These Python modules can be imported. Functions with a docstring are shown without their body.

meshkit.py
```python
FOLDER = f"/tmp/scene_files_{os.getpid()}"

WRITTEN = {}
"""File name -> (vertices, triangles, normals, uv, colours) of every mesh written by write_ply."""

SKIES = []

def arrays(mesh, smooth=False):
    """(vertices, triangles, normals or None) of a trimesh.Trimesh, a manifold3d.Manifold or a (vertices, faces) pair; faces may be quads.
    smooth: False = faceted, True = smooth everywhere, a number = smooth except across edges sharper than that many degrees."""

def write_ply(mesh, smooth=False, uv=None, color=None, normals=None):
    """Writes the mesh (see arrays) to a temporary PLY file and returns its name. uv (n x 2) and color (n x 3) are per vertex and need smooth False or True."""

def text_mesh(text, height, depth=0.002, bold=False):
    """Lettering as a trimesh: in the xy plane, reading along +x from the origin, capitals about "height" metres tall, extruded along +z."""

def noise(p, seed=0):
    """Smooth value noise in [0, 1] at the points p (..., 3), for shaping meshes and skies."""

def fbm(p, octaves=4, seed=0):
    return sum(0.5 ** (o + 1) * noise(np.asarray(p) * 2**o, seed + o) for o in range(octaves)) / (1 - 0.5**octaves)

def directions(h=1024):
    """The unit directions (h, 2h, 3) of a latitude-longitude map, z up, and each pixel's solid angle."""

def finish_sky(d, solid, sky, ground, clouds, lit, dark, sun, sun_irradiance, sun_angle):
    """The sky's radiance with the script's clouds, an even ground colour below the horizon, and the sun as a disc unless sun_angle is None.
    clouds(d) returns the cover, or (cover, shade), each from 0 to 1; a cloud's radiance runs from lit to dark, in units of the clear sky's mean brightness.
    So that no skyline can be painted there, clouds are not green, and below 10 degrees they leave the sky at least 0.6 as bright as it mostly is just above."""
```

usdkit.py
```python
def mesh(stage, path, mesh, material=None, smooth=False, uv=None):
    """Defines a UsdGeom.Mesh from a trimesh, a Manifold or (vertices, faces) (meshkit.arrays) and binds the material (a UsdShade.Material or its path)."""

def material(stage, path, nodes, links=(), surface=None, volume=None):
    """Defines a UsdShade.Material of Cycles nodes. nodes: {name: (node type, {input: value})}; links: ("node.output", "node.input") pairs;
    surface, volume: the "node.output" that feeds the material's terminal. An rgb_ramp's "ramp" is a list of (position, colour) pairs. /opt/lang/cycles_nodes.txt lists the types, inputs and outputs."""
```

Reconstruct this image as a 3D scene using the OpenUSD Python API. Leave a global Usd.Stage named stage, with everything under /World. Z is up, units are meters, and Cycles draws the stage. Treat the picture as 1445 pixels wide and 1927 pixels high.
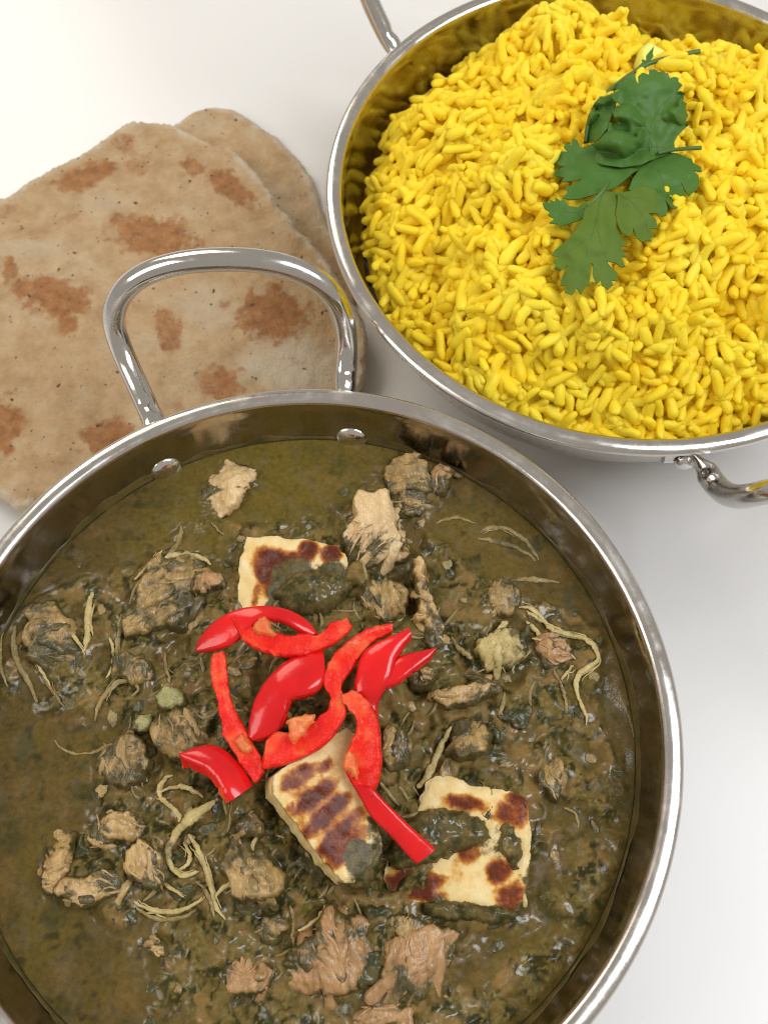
import math, numpy as np
from pxr import Usd, UsdGeom, UsdLux, UsdShade, Gf, Sdf, Vt
import usdkit, meshkit, trimesh
import manifold3d as m3
from meshkit import fbm, noise
from scipy.spatial import Delaunay, cKDTree
from scipy.interpolate import splprep, splev, RegularGridInterpolator
from scipy.ndimage import gaussian_filter
from shapely.geometry import Polygon, Point
import shapely

stage = Usd.Stage.CreateInMemory()
UsdGeom.SetStageUpAxis(stage, 'Z'); UsdGeom.SetStageMetersPerUnit(stage, 1.0)
UsdGeom.Xform.Define(stage, '/World'); UsdGeom.Scope.Define(stage, '/World/Looks')
rng = np.random.default_rng(7)

# ------------------------------------------------------------------ camera, light
# all shapes are worked out in millimetres above the plane of the dishes' rims; RIM lifts them onto the table (z = 0)
RIM = 45.0
FPX, PITCH, ROLL, DIST = 1856.6, 1.159164, -0.0180208, 192.387
C1 = np.array([-17.64, 40.187]); C2 = np.array([61.764, 171.65])
fw = np.array([0, math.cos(PITCH), -math.sin(PITCH)]); rt = np.array([1.0, 0, 0]); up = np.cross(rt, fw)
rt, up = math.cos(ROLL)*rt + math.sin(ROLL)*up, -math.sin(ROLL)*rt + math.cos(ROLL)*up

cam = UsdGeom.Camera.Define(stage, '/World/camera')
M = Gf.Matrix4d(*rt, 0, *up, 0, *(-fw), 0, 0, 0, (DIST+RIM)*0.001, 1)
cam.AddTransformOp().Set(M)
cam.CreateHorizontalApertureAttr(36.0); cam.CreateVerticalApertureAttr(36.0*1024/767)
cam.CreateFocalLengthAttr(36.0*FPX/1445)
cam.CreateClippingRangeAttr(Gf.Vec2f(0.01, 50))
cam.CreateFStopAttr(38.0); cam.CreateFocusDistanceAttr(0.203)
cam.CreateExposureAttr(0.06)

dome = UsdLux.DomeLight.Define(stage, '/World/room_light')
dm = usdkit.material(stage, '/World/Looks/room_light', {'b': ('background_shader', {'color': (1.0, 0.93, 0.84), 'strength': 0.42})}, surface='b.background')
UsdShade.MaterialBindingAPI.Apply(dome.GetPrim()).Bind(dm)

def rect_light(name, pos, target, w, h, power, color):
    l = UsdLux.RectLight.Define(stage, '/World/' + name)
    l.CreateWidthAttr(w); l.CreateHeightAttr(h); l.CreateIntensityAttr(power); l.CreateColorAttr(Gf.Vec3f(*color)); l.CreateNormalizeAttr(False)
    z = np.array(pos, float) - np.array(target, float); z /= np.linalg.norm(z)
    x = np.cross([0, 0, 1.0], z); x /= np.linalg.norm(x); y = np.cross(z, x)
    l.AddTransformOp().Set(Gf.Matrix4d(*x, 0, *y, 0, *z, 0, *pos, 1))
rect_light('window_light', (0.60, 0.0, 0.92), (0.0, 0.1, 0.03), 0.44, 0.75, 7.8, (0.90, 0.94, 1.0))
rect_light('far_window_light', (-0.55, 0.95, 0.75), (0.0, 0.1, 0.03), 0.5, 0.6, 4.2, (1.0, 0.91, 0.76))

rect_light('left_window_light', (-0.85, -0.10, 0.70), (0.0, 0.10, 0.03), 0.45, 0.6, 4.2, (1.0, 0.95, 0.88))

# ------------------------------------------------------------------ helpers
W_, H_ = 1445, 1927
def at(px, py, z):
    """photograph pixel -> the point of the plane z (mm above the rims)"""
    px, py, z = np.broadcast_arrays(np.asarray(px, float), np.asarray(py, float), np.asarray(z, float))
    d = fw + ((px - W_/2)/FPX)[..., None]*rt - ((py - H_/2)/FPX)[..., None]*up
    return d * ((z - DIST)/d[..., 2])[..., None] + np.array([0, 0, DIST])
def to_px(p):
    q = np.asarray(p, float) - np.array([0, 0, DIST]); k = q @ fw
    return np.stack([W_/2 + FPX*(q @ rt)/k, H_/2 - FPX*(q @ up)/k], -1)

used = {}
def numbered(path):
    n = used.get(path, 0); used[path] = n + 1
    return path if n == 0 else f'{path}_{n:03d}'
base_of = {}
def tag(p, label=None, cat=None, group=None, kind=None):
    p = p.GetPrim() if hasattr(p, 'GetPrim') else p
    for k, v in (('label', label), ('category', cat), ('group', group), ('kind', kind)):
        if v: p.SetCustomDataByKey(k, v)
    return p
def thing(name, label, cat, loc=(0, 0, 0), group=None, kind=None):
    path = numbered('/World/' + name)
    x = UsdGeom.Xform.Define(stage, path); loc = np.asarray(loc, float)
    x.AddTranslateOp().Set(Gf.Vec3d(*((loc + [0, 0, RIM])*0.001)))
    base_of[path] = loc
    tag(x, label, cat, group, kind)
    return path
def obj(name, mesh, mat, parent=None, smooth=40, color=None, scalar=None, kind=None, label=None):
    path = numbered((parent or '/World') + '/' + name)
    v, f = mesh
    v = np.asarray(v, float)
    b = np.zeros(3)
    p = parent
    while p and p not in base_of: p = p.rsplit('/', 1)[0]
    if p in base_of: b = base_of[p]
    if parent is None:
        b = np.array([*v.mean(0)[:2], v[:, 2].min()])
    vv = (v - b)*0.001
    m = usdkit.mesh(stage, path, (vv, f), LOOK[mat], smooth=True if (color is not None or scalar is not None) else smooth)
    if parent is None:
        m.AddTranslateOp().Set(Gf.Vec3d(*((b + [0, 0, RIM])*0.001)))
    if color is not None:
        UsdGeom.PrimvarsAPI(m).CreatePrimvar('tint', Sdf.ValueTypeNames.Color3fArray, 'vertex').Set(Vt.Vec3fArray.FromNumpy(np.asarray(color, np.float32)))
    if scalar is not None:
        UsdGeom.PrimvarsAPI(m).CreatePrimvar('tint', Sdf.ValueTypeNames.Color3fArray, 'vertex').Set(Vt.Vec3fArray.FromNumpy(np.repeat(np.asarray(scalar, np.float32)[:, None], 3, 1)))
    tag(m, label=label, kind=kind)
    return path
def one(name, mesh, mat, label, cat, group=None, kind=None, **k):
    p = obj(name, mesh, mat, **k); tag(stage.GetPrimAtPath(p), label, cat, group, kind); return p

def quads(n, m, wrap_n=False, wrap_m=False, off=0):
    i, j = np.meshgrid(np.arange(n if wrap_n else n-1), np.arange(m if wrap_m else m-1), indexing='ij')
    a = i*m + j; b = ((i+1) % n)*m + j; c = ((i+1) % n)*m + (j+1) % m; d = i*m + (j+1) % m
    q = np.stack([a, b, c, d], -1).reshape(-1, 4) + off
    return np.vstack([q[:, [0, 1, 2]], q[:, [0, 2, 3]]])
def join(ms):
    vs, fs, n = [], [], 0
    for v, f in ms:
        vs.append(v); fs.append(np.asarray(f) + n); n += len(v)
    return np.vstack(vs), np.vstack(fs)
def lathe(profile, center, n=160, closed=False):
    p = np.asarray(profile, float); a = np.arange(n)*2*np.pi/n
    v = np.stack([center[0] + p[:, 0][:, None]*np.cos(a), center[1] + p[:, 0][:, None]*np.sin(a), np.repeat(p[:, 1][:, None], n, 1)], -1).reshape(-1, 3)
    f = quads(len(p), n, closed, True)
    return v, f[:, ::-1]
def spline(pts, n, s=0.0, per=False):
    pts = np.asarray(pts, float)
    k = min(3, len(pts)-1)
    tck, _ = splprep(pts.T, s=s, k=k, per=per)
    return np.array(splev(np.linspace(0, 1, n), tck)).T
def frames(c, ref=(0, 0, 1.0)):
    t = np.gradient(c, axis=0); t /= np.linalg.norm(t, axis=1, keepdims=True) + 1e-9
    s = np.cross(t, np.broadcast_to(ref, t.shape)); s /= np.linalg.norm(s, axis=1, keepdims=True) + 1e-9
    return t, s, np.cross(s, t)
def sweep(c, sect, caps=True, ref=(0, 0, 1.0), roll=None, frame=None):
    """sect: (n, m, 2) cross-sections in side/up coordinates"""
    t, s, u = frame or frames(c, ref)
    if roll is not None:
        r = np.asarray(roll)[:, None]; s, u = np.cos(r)*s + np.sin(r)*u, -np.sin(r)*s + np.cos(r)*u
    n, m = sect.shape[:2]
    v = (c[:, None] + sect[..., :1]*s[:, None] + sect[..., 1:]*u[:, None]).reshape(-1, 3)
    f = quads(n, m, False, True)
    if caps:
        v = np.vstack([v, c[:1] + (sect[0].mean(0)[0]*s[0] + sect[0].mean(0)[1]*u[0]), c[-1:] + (sect[-1].mean(0)[0]*s[-1] + sect[-1].mean(0)[1]*u[-1])])
        i = np.arange(m); a, b = n*m, n*m + 1
        f = np.vstack([f, np.stack([np.full(m, a), i, (i+1) % m], 1), np.stack([np.full(m, b), (n-1)*m + (i+1) % m, (n-1)*m + i], 1)])
    return v, f
def circle(m): a = np.arange(m)*2*np.pi/m; return np.stack([np.cos(a), np.sin(a)], -1)
def tube(c, r, m=8, flat=1.0, lump=0.12, seed=0, freq=0.6):
    c = np.asarray(c, float); r = np.broadcast_to(r, (len(c),))
    sect = circle(m)[None]*r[:, None, None]*np.array([1.0, flat])
    v, f = sweep(c, sect)
    d = (noise(v*freq + seed, seed) - .5)*2*lump*r.mean()
    d2 = (noise(v*freq*1.3 - seed, seed+9) - .5)*2*lump*r.mean()
    return v + np.stack([d, d2, d*.6], -1), f
def chaikin(p, it=2):
    p = np.asarray(p, float)
    for _ in range(it):
        q = np.roll(p, -1, 0); p = np.stack([.75*p + .25*q, .25*p + .75*q], 1).reshape(-1, 2)
    return p
def densify(p, step):
    out = []
    for a, b in zip(p, np.roll(p, -1, 0)):
        n = max(1, int(np.ceil(np.linalg.norm(b-a)/step)))
        out.append(a + (b-a)*np.arange(n)[:, None]/n)
    return np.vstack(out)
def fill(poly, step, jitter=0.25, seed=0):
    """points and triangles that fill a polygon; the first k points are its outline"""
    poly = densify(np.asarray(poly, float), step)
    pg = Polygon(poly).buffer(0)
    lo, hi = poly.min(0), poly.max(0)
    gx, gy = np.meshgrid(np.arange(lo[0], hi[0], step), np.arange(lo[1], hi[1], step))
    r = np.random.default_rng(seed)
    g = np.stack([gx.ravel(), gy.ravel()], -1); g = g + (r.random(g.shape) - .5)*2*jitter*step
    kd = cKDTree(poly); g = g[kd.query(g)[0] > step*.6]
    g = g[shapely.contains_xy(pg, g[:, 0], g[:, 1])]
    p = np.vstack([poly, g]); t = Delaunay(p).simplices
    c = p[t].mean(1); t = t[shapely.contains_xy(pg, c[:, 0], c[:, 1])]
    a = p[t]; area = (a[:, 1, 0]-a[:, 0, 0])*(a[:, 2, 1]-a[:, 0, 1]) - (a[:, 1, 1]-a[:, 0, 1])*(a[:, 2, 0]-a[:, 0, 0])
    t = t[np.abs(area) > 1e-7*step]; area = area[np.abs(area) > 1e-7*step]
    t[area < 0] = t[area < 0][:, ::-1]
    d = kd.query(p)[0]; d[:len(poly)] = 0
    return p, t, len(poly), d
def close_sheet(top, bot, t, k):
    """joins a top and a bottom sheet with the same triangles along their first k (outline) points"""
    n = len(top); i = np.arange(k); j = (i+1) % k
    edges = {tuple(e) for e in np.vstack([t[:, [0, 1]], t[:, [1, 2]], t[:, [2, 0]]])}
    be = np.array([e for e in edges if (e[1], e[0]) not in edges])
    side = np.vstack([np.stack([be[:, 1], be[:, 0], be[:, 0]+n], 1), np.stack([be[:, 1], be[:, 0]+n, be[:, 1]+n], 1)])
    return np.vstack([top, bot]), np.vstack([t, t[:, ::-1] + n, side])
def pillow(px, z, thick, edge=2.0, depth=4.0, step=0.6, rough=0.3, freq=0.5, seed=0, tilt=(0, 0), smooth=1, warp=0.35, fine=0.0, ridged=None):
    """a lump whose outline follows a list of photograph pixels at height z; its top bulges by thick and is uneven"""
    w = at(*np.asarray(px, float).T, z)[:, :2]
    if smooth: w = chaikin(w, smooth)
    w = densify(w, step)
    q = np.c_[w, np.zeros(len(w))]
    w = w + warp*(np.stack([fbm(q*.9 + seed, 3, seed), fbm(q*.9 + 50 + seed, 3, seed+5)], -1) - .5)*2
    p, t, k, d = fill(w, step, seed=seed)
    c = p.mean(0); e = np.minimum(d/edge, 1)
    prof = np.sqrt(np.maximum(0, 1 - (1-e)**2))
    q = np.c_[p, np.zeros(len(p))]
    zz = z + thick*(prof - .6) + (p - c) @ np.asarray(tilt) + rough*2*(fbm(q*freq + seed*3.1, 3, seed) - .5)
    if fine: zz = zz + fine*(fbm(q*2.1 + seed, 2, seed+3) - .5)*2
    if ridged:
        ang, amp, fr = ridged; u = q[:, 0]*math.cos(ang) + q[:, 1]*math.sin(ang); vv = -q[:, 0]*math.sin(ang) + q[:, 1]*math.cos(ang)
        zz = zz + amp*(noise(np.stack([u*fr, vv*fr*.18, 0*u], -1), seed+7) - .5)*2
    top = np.c_[p, zz]
    bot = np.c_[c + (p-c)*.97, np.minimum(z - depth + (p-c) @ np.asarray(tilt), zz - .3)]
    return close_sheet(top, bot, t, k)

# ------------------------------------------------------------------ materials
LOOK = {}
def look(name, nodes, links=(), surface='p.BSDF'):
    LOOK[name] = usdkit.material(stage, '/World/Looks/' + name, nodes, links, surface=surface)
def ramp(*stops): return ('rgb_ramp', {'ramp': list(stops)})
GEO = ('geometry', {})
def noisy(name, stops, scale, detail=4, rough=.55, bump=None, bscale=None, distortion=0, **p):
    nodes = {'g': GEO, 'n': ('noise_texture', {'scale': scale, 'detail': detail, 'roughness': rough, 'distortion': distortion}), 'r': ramp(*stops), 'p': ('principled_bsdf', p)}
    links = [('g.position', 'n.vector'), ('n.fac', 'r.fac'), ('r.color', 'p.base_color')]
    if bump:
        nodes['n2'] = ('noise_texture', {'scale': bscale or scale*3, 'detail': 3, 'roughness': .6}); nodes['b'] = ('bump', {'strength': bump[0], 'distance': bump[1]})
        links += [('g.position', 'n2.vector'), ('n2.fac', 'b.height'), ('b.normal', 'p.normal')]
    look(name, nodes, links)
noisy('white_table', [(0, (.735, .722, .70)), (1, (.765, .75, .73))], 14, roughness=.24, specular_ior_level=.45, bump=(.03, .0003), bscale=60)
def steel(name, rough, tint, sx=1.0):
    look(name, {'g': GEO, 'm': ('mapping', {'scale': (sx, sx, 14)}), 'n': ('noise_texture', {'scale': 260, 'detail': 3}), 'r': ('map_range', {'from_min': .3, 'from_max': .7, 'to_min': rough*.75, 'to_max': rough*1.3}), 'n7': ('noise_texture', {'scale': 70, 'detail': 5, 'roughness': .65, 'distortion': 1.2}), 'r7': ('map_range', {'from_min': .50, 'from_max': .68, 'to_min': 0, 'to_max': .13}), 'a7': ('math', {'math_type': 'add'}),
                'n2': ('noise_texture', {'scale': 90, 'detail': 2}), 'b': ('bump', {'strength': .015, 'distance': .0003}), 'p': ('principled_bsdf', {'metallic': 1.0, 'base_color': tint, 'roughness': rough})},
         [('g.position', 'm.vector'), ('m.vector', 'n.vector'), ('n.fac', 'r.value'), ('g.position', 'n7.vector'), ('n7.fac', 'r7.value'), ('r.result', 'a7.value1'), ('r7.result', 'a7.value2'), ('a7.value', 'p.roughness'), ('g.position', 'n2.vector'), ('n2.fac', 'b.height'), ('b.normal', 'p.normal')])
steel('dish_steel', .16, (.46, .415, .35)); steel('rim_steel', .20, (.64, .61, .57)); steel('handle_steel', .15, (.62, .60, .565)); steel('rivet_steel', .14, (.72, .70, .67))
# flatbread: 'tint' carries the toasted marks (red channel) and the floury patch (green)
look('flatbread', {'a': ('attribute', {'attribute': 'tint'}), 's': ('separate_color', {}), 'g': GEO,
    'n1': ('noise_texture', {'scale': 160, 'detail': 6, 'roughness': .62}), 'r1': ramp((.25, (.39, .245, .122)), (.5, (.515, .345, .182)), (.75, (.61, .445, .258))),
    'n2': ('noise_texture', {'scale': 420, 'detail': 5, 'roughness': .7}), 'm0': ('math', {'math_type': 'multiply_add', 'value2': 1.5, 'value3': -.75}), 'm1': ('math', {'math_type': 'add'}),
    'mr': ('map_range', {'range_type': 'smoothstep', 'from_min': .25, 'from_max': 1.05, 'to_min': 0, 'to_max': .86}),
    'n3': ('noise_texture', {'scale': 300, 'detail': 3}), 'r3': ramp((.3, (.24, .085, .026)), (.65, (.42, .18, .058))),
    'mx': ('mix_color', {}), 'mf': ('mix_color', {'b': (.66, .57, .43)}), 'n5': ('noise_texture', {'scale': 48, 'detail': 6, 'roughness': .65, 'distortion': .6}), 'r5': ('map_range', {'range_type': 'smoothstep', 'from_min': .48, 'from_max': .68, 'to_min': 0, 'to_max': .42}), 'mg': ('mix_color', {'b': (.64, .54, .38)}),
    'v': ('noise_texture', {'scale': 520, 'detail': 1}), 'vr': ('map_range', {'from_min': .70, 'from_max': .76, 'to_min': 0, 'to_max': .75}), 'ms': ('mix_color', {'b': (.10, .055, .025)}),
    'n4': ('noise_texture', {'scale': 600, 'detail': 6, 'roughness': .72}), 'b': ('bump', {'strength': 1.0, 'distance': .0011}),
    'p': ('principled_bsdf', {'roughness': .72, 'specular_ior_level': .25})},
    [('a.color', 's.color'), ('g.position', 'n1.vector'), ('n1.fac', 'r1.fac'), ('g.position', 'n2.vector'), ('n2.fac', 'm0.value1'), ('m0.value', 'm1.value1'), ('s.r', 'm1.value2'), ('m1.value', 'mr.value'),
     ('g.position', 'n3.vector'), ('n3.fac', 'r3.fac'), ('s.g', 'mf.fac'), ('r1.color', 'mf.a'), ('mr.result', 'mx.fac'), ('g.position', 'n5.vector'), ('n5.fac', 'r5.value'), ('r5.result', 'mg.fac'), ('mf.result', 'mg.a'), ('mg.result', 'mx.a'), ('r3.color', 'mx.b'),
     ('g.position', 'v.vector'), ('v.fac', 'vr.value'), ('vr.result', 'ms.fac'), ('mx.result', 'ms.a'), ('ms.result', 'p.base_color'), ('g.position', 'n4.vector'), ('n4.fac', 'b.height'), ('b.normal', 'p.normal')])
# curry sauce: colour from the mesh, broken up by fine noise
look('curry_sauce', {'a': ('attribute', {'attribute': 'tint'}), 'g': GEO, 'n': ('noise_texture', {'scale': 900, 'detail': 5, 'roughness': .65}), 'r': ramp((.28, (.76, .76, .72)), (.5, (1, 1, 1)), (.72, (1.28, 1.25, 1.15))),
    'm': ('mix_color', {'blend_type': 'multiply', 'fac': 1.0, 'use_clamp': False}), 'n2': ('noise_texture', {'scale': 1400, 'detail': 4, 'roughness': .6}), 'b': ('bump', {'strength': .16, 'distance': .0004}),
    'n3': ('noise_texture', {'scale': 220, 'detail': 3}), 'rr': ('map_range', {'from_min': .35, 'from_max': .65, 'to_min': .32, 'to_max': .11}), 'rs': ('map_range', {'range_type': 'smoothstep', 'from_min': .48, 'from_max': .64, 'to_min': .09, 'to_max': .55}),
    'p': ('principled_bsdf', {'specular_ior_level': .2})},
    [('a.color', 'm.a'), ('g.position', 'n.vector'), ('n.fac', 'r.fac'), ('r.color', 'm.b'), ('m.result', 'p.base_color'), ('g.position', 'n2.vector'), ('n2.fac', 'b.height'), ('b.normal', 'p.normal'),
     ('g.position', 'n3.vector'), ('n3.fac', 'rr.value'), ('rr.result', 'p.roughness'), ('n3.fac', 'rs.value'), ('rs.result', 'p.specular_ior_level')])
def smeared(name, meat, smear, lo, hi, scale=130, bump=.75, sss=.15, rough=.22, grain=None):
    """a piece of food with sauce clinging to it where the noise says"""
    look(name, {'g': GEO, 'at': ('attribute', {'attribute': 'tint'}), 'ad': ('math', {'math_type': 'add'}), 'n': ('noise_texture', {'scale': scale, 'detail': 5, 'roughness': .62, 'distortion': .4}), 'f': ('map_range', {'range_type': 'smoothstep', 'from_min': lo, 'from_max': hi}),
        'n1': ('noise_texture', {'scale': 420, 'detail': 4, 'roughness': .6}), 'r1': ramp(*meat), 'n2': ('noise_texture', {'scale': 600, 'detail': 4}), 'r2': ramp(*smear), 'm': ('mix_color', {}),
        'mp': ('mapping', {'rotation': (0, 0, grain or 0), 'scale': (1, .22 if grain is not None else 1, 1)}), 'n3': ('noise_texture', {'scale': 950 if grain is not None else 750, 'detail': 4, 'roughness': .6}), 'b': ('bump', {'strength': bump, 'distance': .0006}),
        'p': ('principled_bsdf', {'roughness': rough, 'subsurface_weight': sss, 'subsurface_scale': .0012, 'subsurface_radius': (1, .6, .3), 'specular_ior_level': .5})},
        [('g.position', 'n.vector'), ('n.fac', 'ad.value1'), ('at.fac', 'ad.value2'), ('ad.value', 'f.value'), ('f.result', 'm.fac'), ('n1.fac', 'r1.fac'), ('r1.color', 'm.a'), ('g.position', 'n2.vector'), ('n2.fac', 'r2.fac'), ('r2.color', 'm.b'),
         ('m.result', 'p.base_color'), ('g.position', 'mp.vector'), ('mp.vector', 'n3.vector'), ('n3.fac', 'b.height'), ('b.normal', 'p.normal')] + ([('mp.vector', 'n1.vector')] if grain is not None else [('g.position', 'n1.vector')]))
GREEN = [(.3, (.048, .043, .015)), (.55, (.105, .081, .027)), (.75, (.165, .122, .043))]
PALE = [(.3, (.54, .35, .15)), (.55, (.69, .48, .24)), (.75, (.76, .59, .33))]
TAN = [(.3, (.34, .21, .075)), (.55, (.53, .34, .135)), (.75, (.64, .45, .21))]
BROWN = [(.3, (.22, .14, .045)), (.55, (.40, .255, .09)), (.75, (.55, .37, .155))]
PINK = [(.3, (.33, .18, .072)), (.55, (.45, .25, .105)), (.75, (.54, .33, .15))]
smeared('chicken_pale', PALE, GREEN, .54, .66, grain=.5); smeared('chicken_tan', TAN, GREEN, .46, .60, grain=1.3); smeared('chicken_brown', BROWN, GREEN, .40, .56, grain=-.7); smeared('chicken_pink', PINK, GREEN, .47, .62, grain=2.2)
smeared('shred_pale', [(.3, (.42, .31, .11)), (.6, (.58, .45, .18)), (.75, (.66, .54, .26))], GREEN, .54, .72, rough=.25)
smeared('shred_dull', [(.3, (.22, .155, .050)), (.6, (.32, .23, .080)), (.75, (.38, .29, .115))], GREEN, .50, .70, rough=.25)
smeared('onion_green', [(.3, (.24, .22, .075)), (.7, (.38, .35, .14))], GREEN, .58, .72, rough=.15)
smeared('spinach_leaf', [(.3, (.024, .028, .010)), (.7, (.055, .056, .018))], [(.3, (.07, .06, .02)), (.7, (.12, .095, .03))], .50, .66, rough=.24, bump=.4, sss=0)
smeared('chopped_leaf', [(.3, (.036, .036, .012)), (.7, (.075, .068, .022))], [(.3, (.07, .06, .018)), (.7, (.125, .098, .03))], .46, .64, rough=.26, bump=.4, sss=0)
noisy('sauce_film', [(.35, (.060, .048, .016)), (.65, (.12, .085, .026))], 220, roughness=.3, specular_ior_level=.3, bump=(.3, .0003), bscale=500)
# fried cheese: red channel of 'tint' = browned crust, green channel = sauce smears
look('fried_cheese', {'a': ('attribute', {'attribute': 'tint'}), 's': ('separate_color', {}), 'g': GEO,
    'n1': ('noise_texture', {'scale': 350, 'detail': 4}), 'r1': ramp((.3, (.72, .50, .19)), (.6, (.80, .62, .31)), (.8, (.84, .70, .42))),
    'n2': ('noise_texture', {'scale': 300, 'detail': 6, 'roughness': .68}), 'k': ('math', {'math_type': 'multiply_add', 'value2': 1.25, 'value3': -.625}), 'a1': ('math', {'math_type': 'add'}), 'a2': ('math', {'math_type': 'add'}),
    'c1': ramp((.14, (.76, .57, .26)), (.44, (.64, .34, .075)), (.64, (.38, .135, .028)), (.82, (.20, .045, .012)), (1, (.10, .020, .007))), 'f1': ('map_range', {'range_type': 'smoothstep', 'from_min': .16, 'from_max': .52}), 'm1': ('mix_color', {}),
    'n3': ('noise_texture', {'scale': 600, 'detail': 4}), 'r3': ramp(*GREEN), 'f2': ('map_range', {'range_type': 'smoothstep', 'from_min': .40, 'from_max': .62}), 'm2': ('mix_color', {}),
    'n4': ('noise_texture', {'scale': 520, 'detail': 4}), 'b': ('bump', {'strength': .5, 'distance': .0006}),
    'p': ('principled_bsdf', {'roughness': .34, 'specular_ior_level': .2, 'subsurface_weight': .2, 'subsurface_scale': .001, 'subsurface_radius': (1, .6, .3)})},
    [('a.color', 's.color'), ('g.position', 'n1.vector'), ('n1.fac', 'r1.fac'), ('g.position', 'n2.vector'), ('n2.fac', 'k.value1'), ('k.value', 'a1.value1'), ('s.r', 'a1.value2'), ('a1.value', 'c1.fac'), ('a1.value', 'f1.value'), ('f1.result', 'm1.fac'),
     ('r1.color', 'm1.a'), ('c1.color', 'm1.b'), ('k.value', 'a2.value1'), ('s.g', 'a2.value2'), ('a2.value', 'f2.value'), ('f2.result', 'm2.fac'), ('m1.result', 'm2.a'), ('g.position', 'n3.vector'), ('n3.fac', 'r3.fac'), ('r3.color', 'm2.b'),
     ('m2.result', 'p.base_color'), ('g.position', 'n4.vector'), ('n4.fac', 'b.height'), ('b.normal', 'p.normal')])
noisy('pepper_skin', [(.3, (.52, .003, .007)), (.7, (.78, .010, .010))], 85, roughness=.17, specular_ior_level=.42, coat_weight=.15, coat_roughness=.06, bump=(.22, .0006), bscale=170)
noisy('pepper_flesh', [(.3, (.74, .008, .006)), (.5, (.84, .022, .010)), (.68, (.90, .11, .035))], 200, roughness=.27, specular_ior_level=.30, subsurface_weight=.2, subsurface_scale=.0008, subsurface_radius=(1, .3, .2), bump=(.5, .0005), bscale=1100)
noisy('pepper_pith', [(.3, (.84, .09, .02)), (.7, (.90, .24, .07))], 300, roughness=.35, subsurface_weight=.35, subsurface_scale=.002, subsurface_radius=(1, .4, .2), bump=(.6, .0005), bscale=700)
look('rice', {'mf': ('math', {'math_type': 'multiply_add', 'value2': .34, 'value3': -.17}), 'af': ('math', {'math_type': 'add'}), 't': ('translucent_bsdf', {'color': (1.0, .72, .03)}), 'mc': ('mix_closure', {'fac': .04}), 'g': GEO, 'n': ('noise_texture', {'scale': 75, 'detail': 3}), 'r': ramp((.26, (.995, .68, .025)), (.5, (.998, .765, .05)), (.74, (.998, .84, .17))),
    'n2': ('noise_texture', {'scale': 500, 'detail': 3}), 'b': ('bump', {'strength': .35, 'distance': .0004}),
    'p': ('principled_bsdf', {'roughness': .42, 'specular_ior_level': .22, 'subsurface_weight': .35, 'subsurface_scale': .0005, 'subsurface_radius': (.6, .5, .2)})},
    [('g.random_per_island', 'mf.value1'), ('mf.value', 'af.value1'), ('g.position', 'n.vector'), ('n.fac', 'af.value2'), ('af.value', 'r.fac'), ('r.color', 'p.base_color'), ('g.position', 'n2.vector'), ('n2.fac', 'b.height'), ('b.normal', 'p.normal'), ('p.BSDF', 'mc.closure1'), ('t.BSDF', 'mc.closure2')], surface='mc.closure')
noisy('butter', [(.3, (.92, .80, .12)), (.7, (.95, .86, .25))], 120, roughness=.3, subsurface_weight=.4, subsurface_scale=.003, bump=(.2, .0004), bscale=300)
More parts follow.
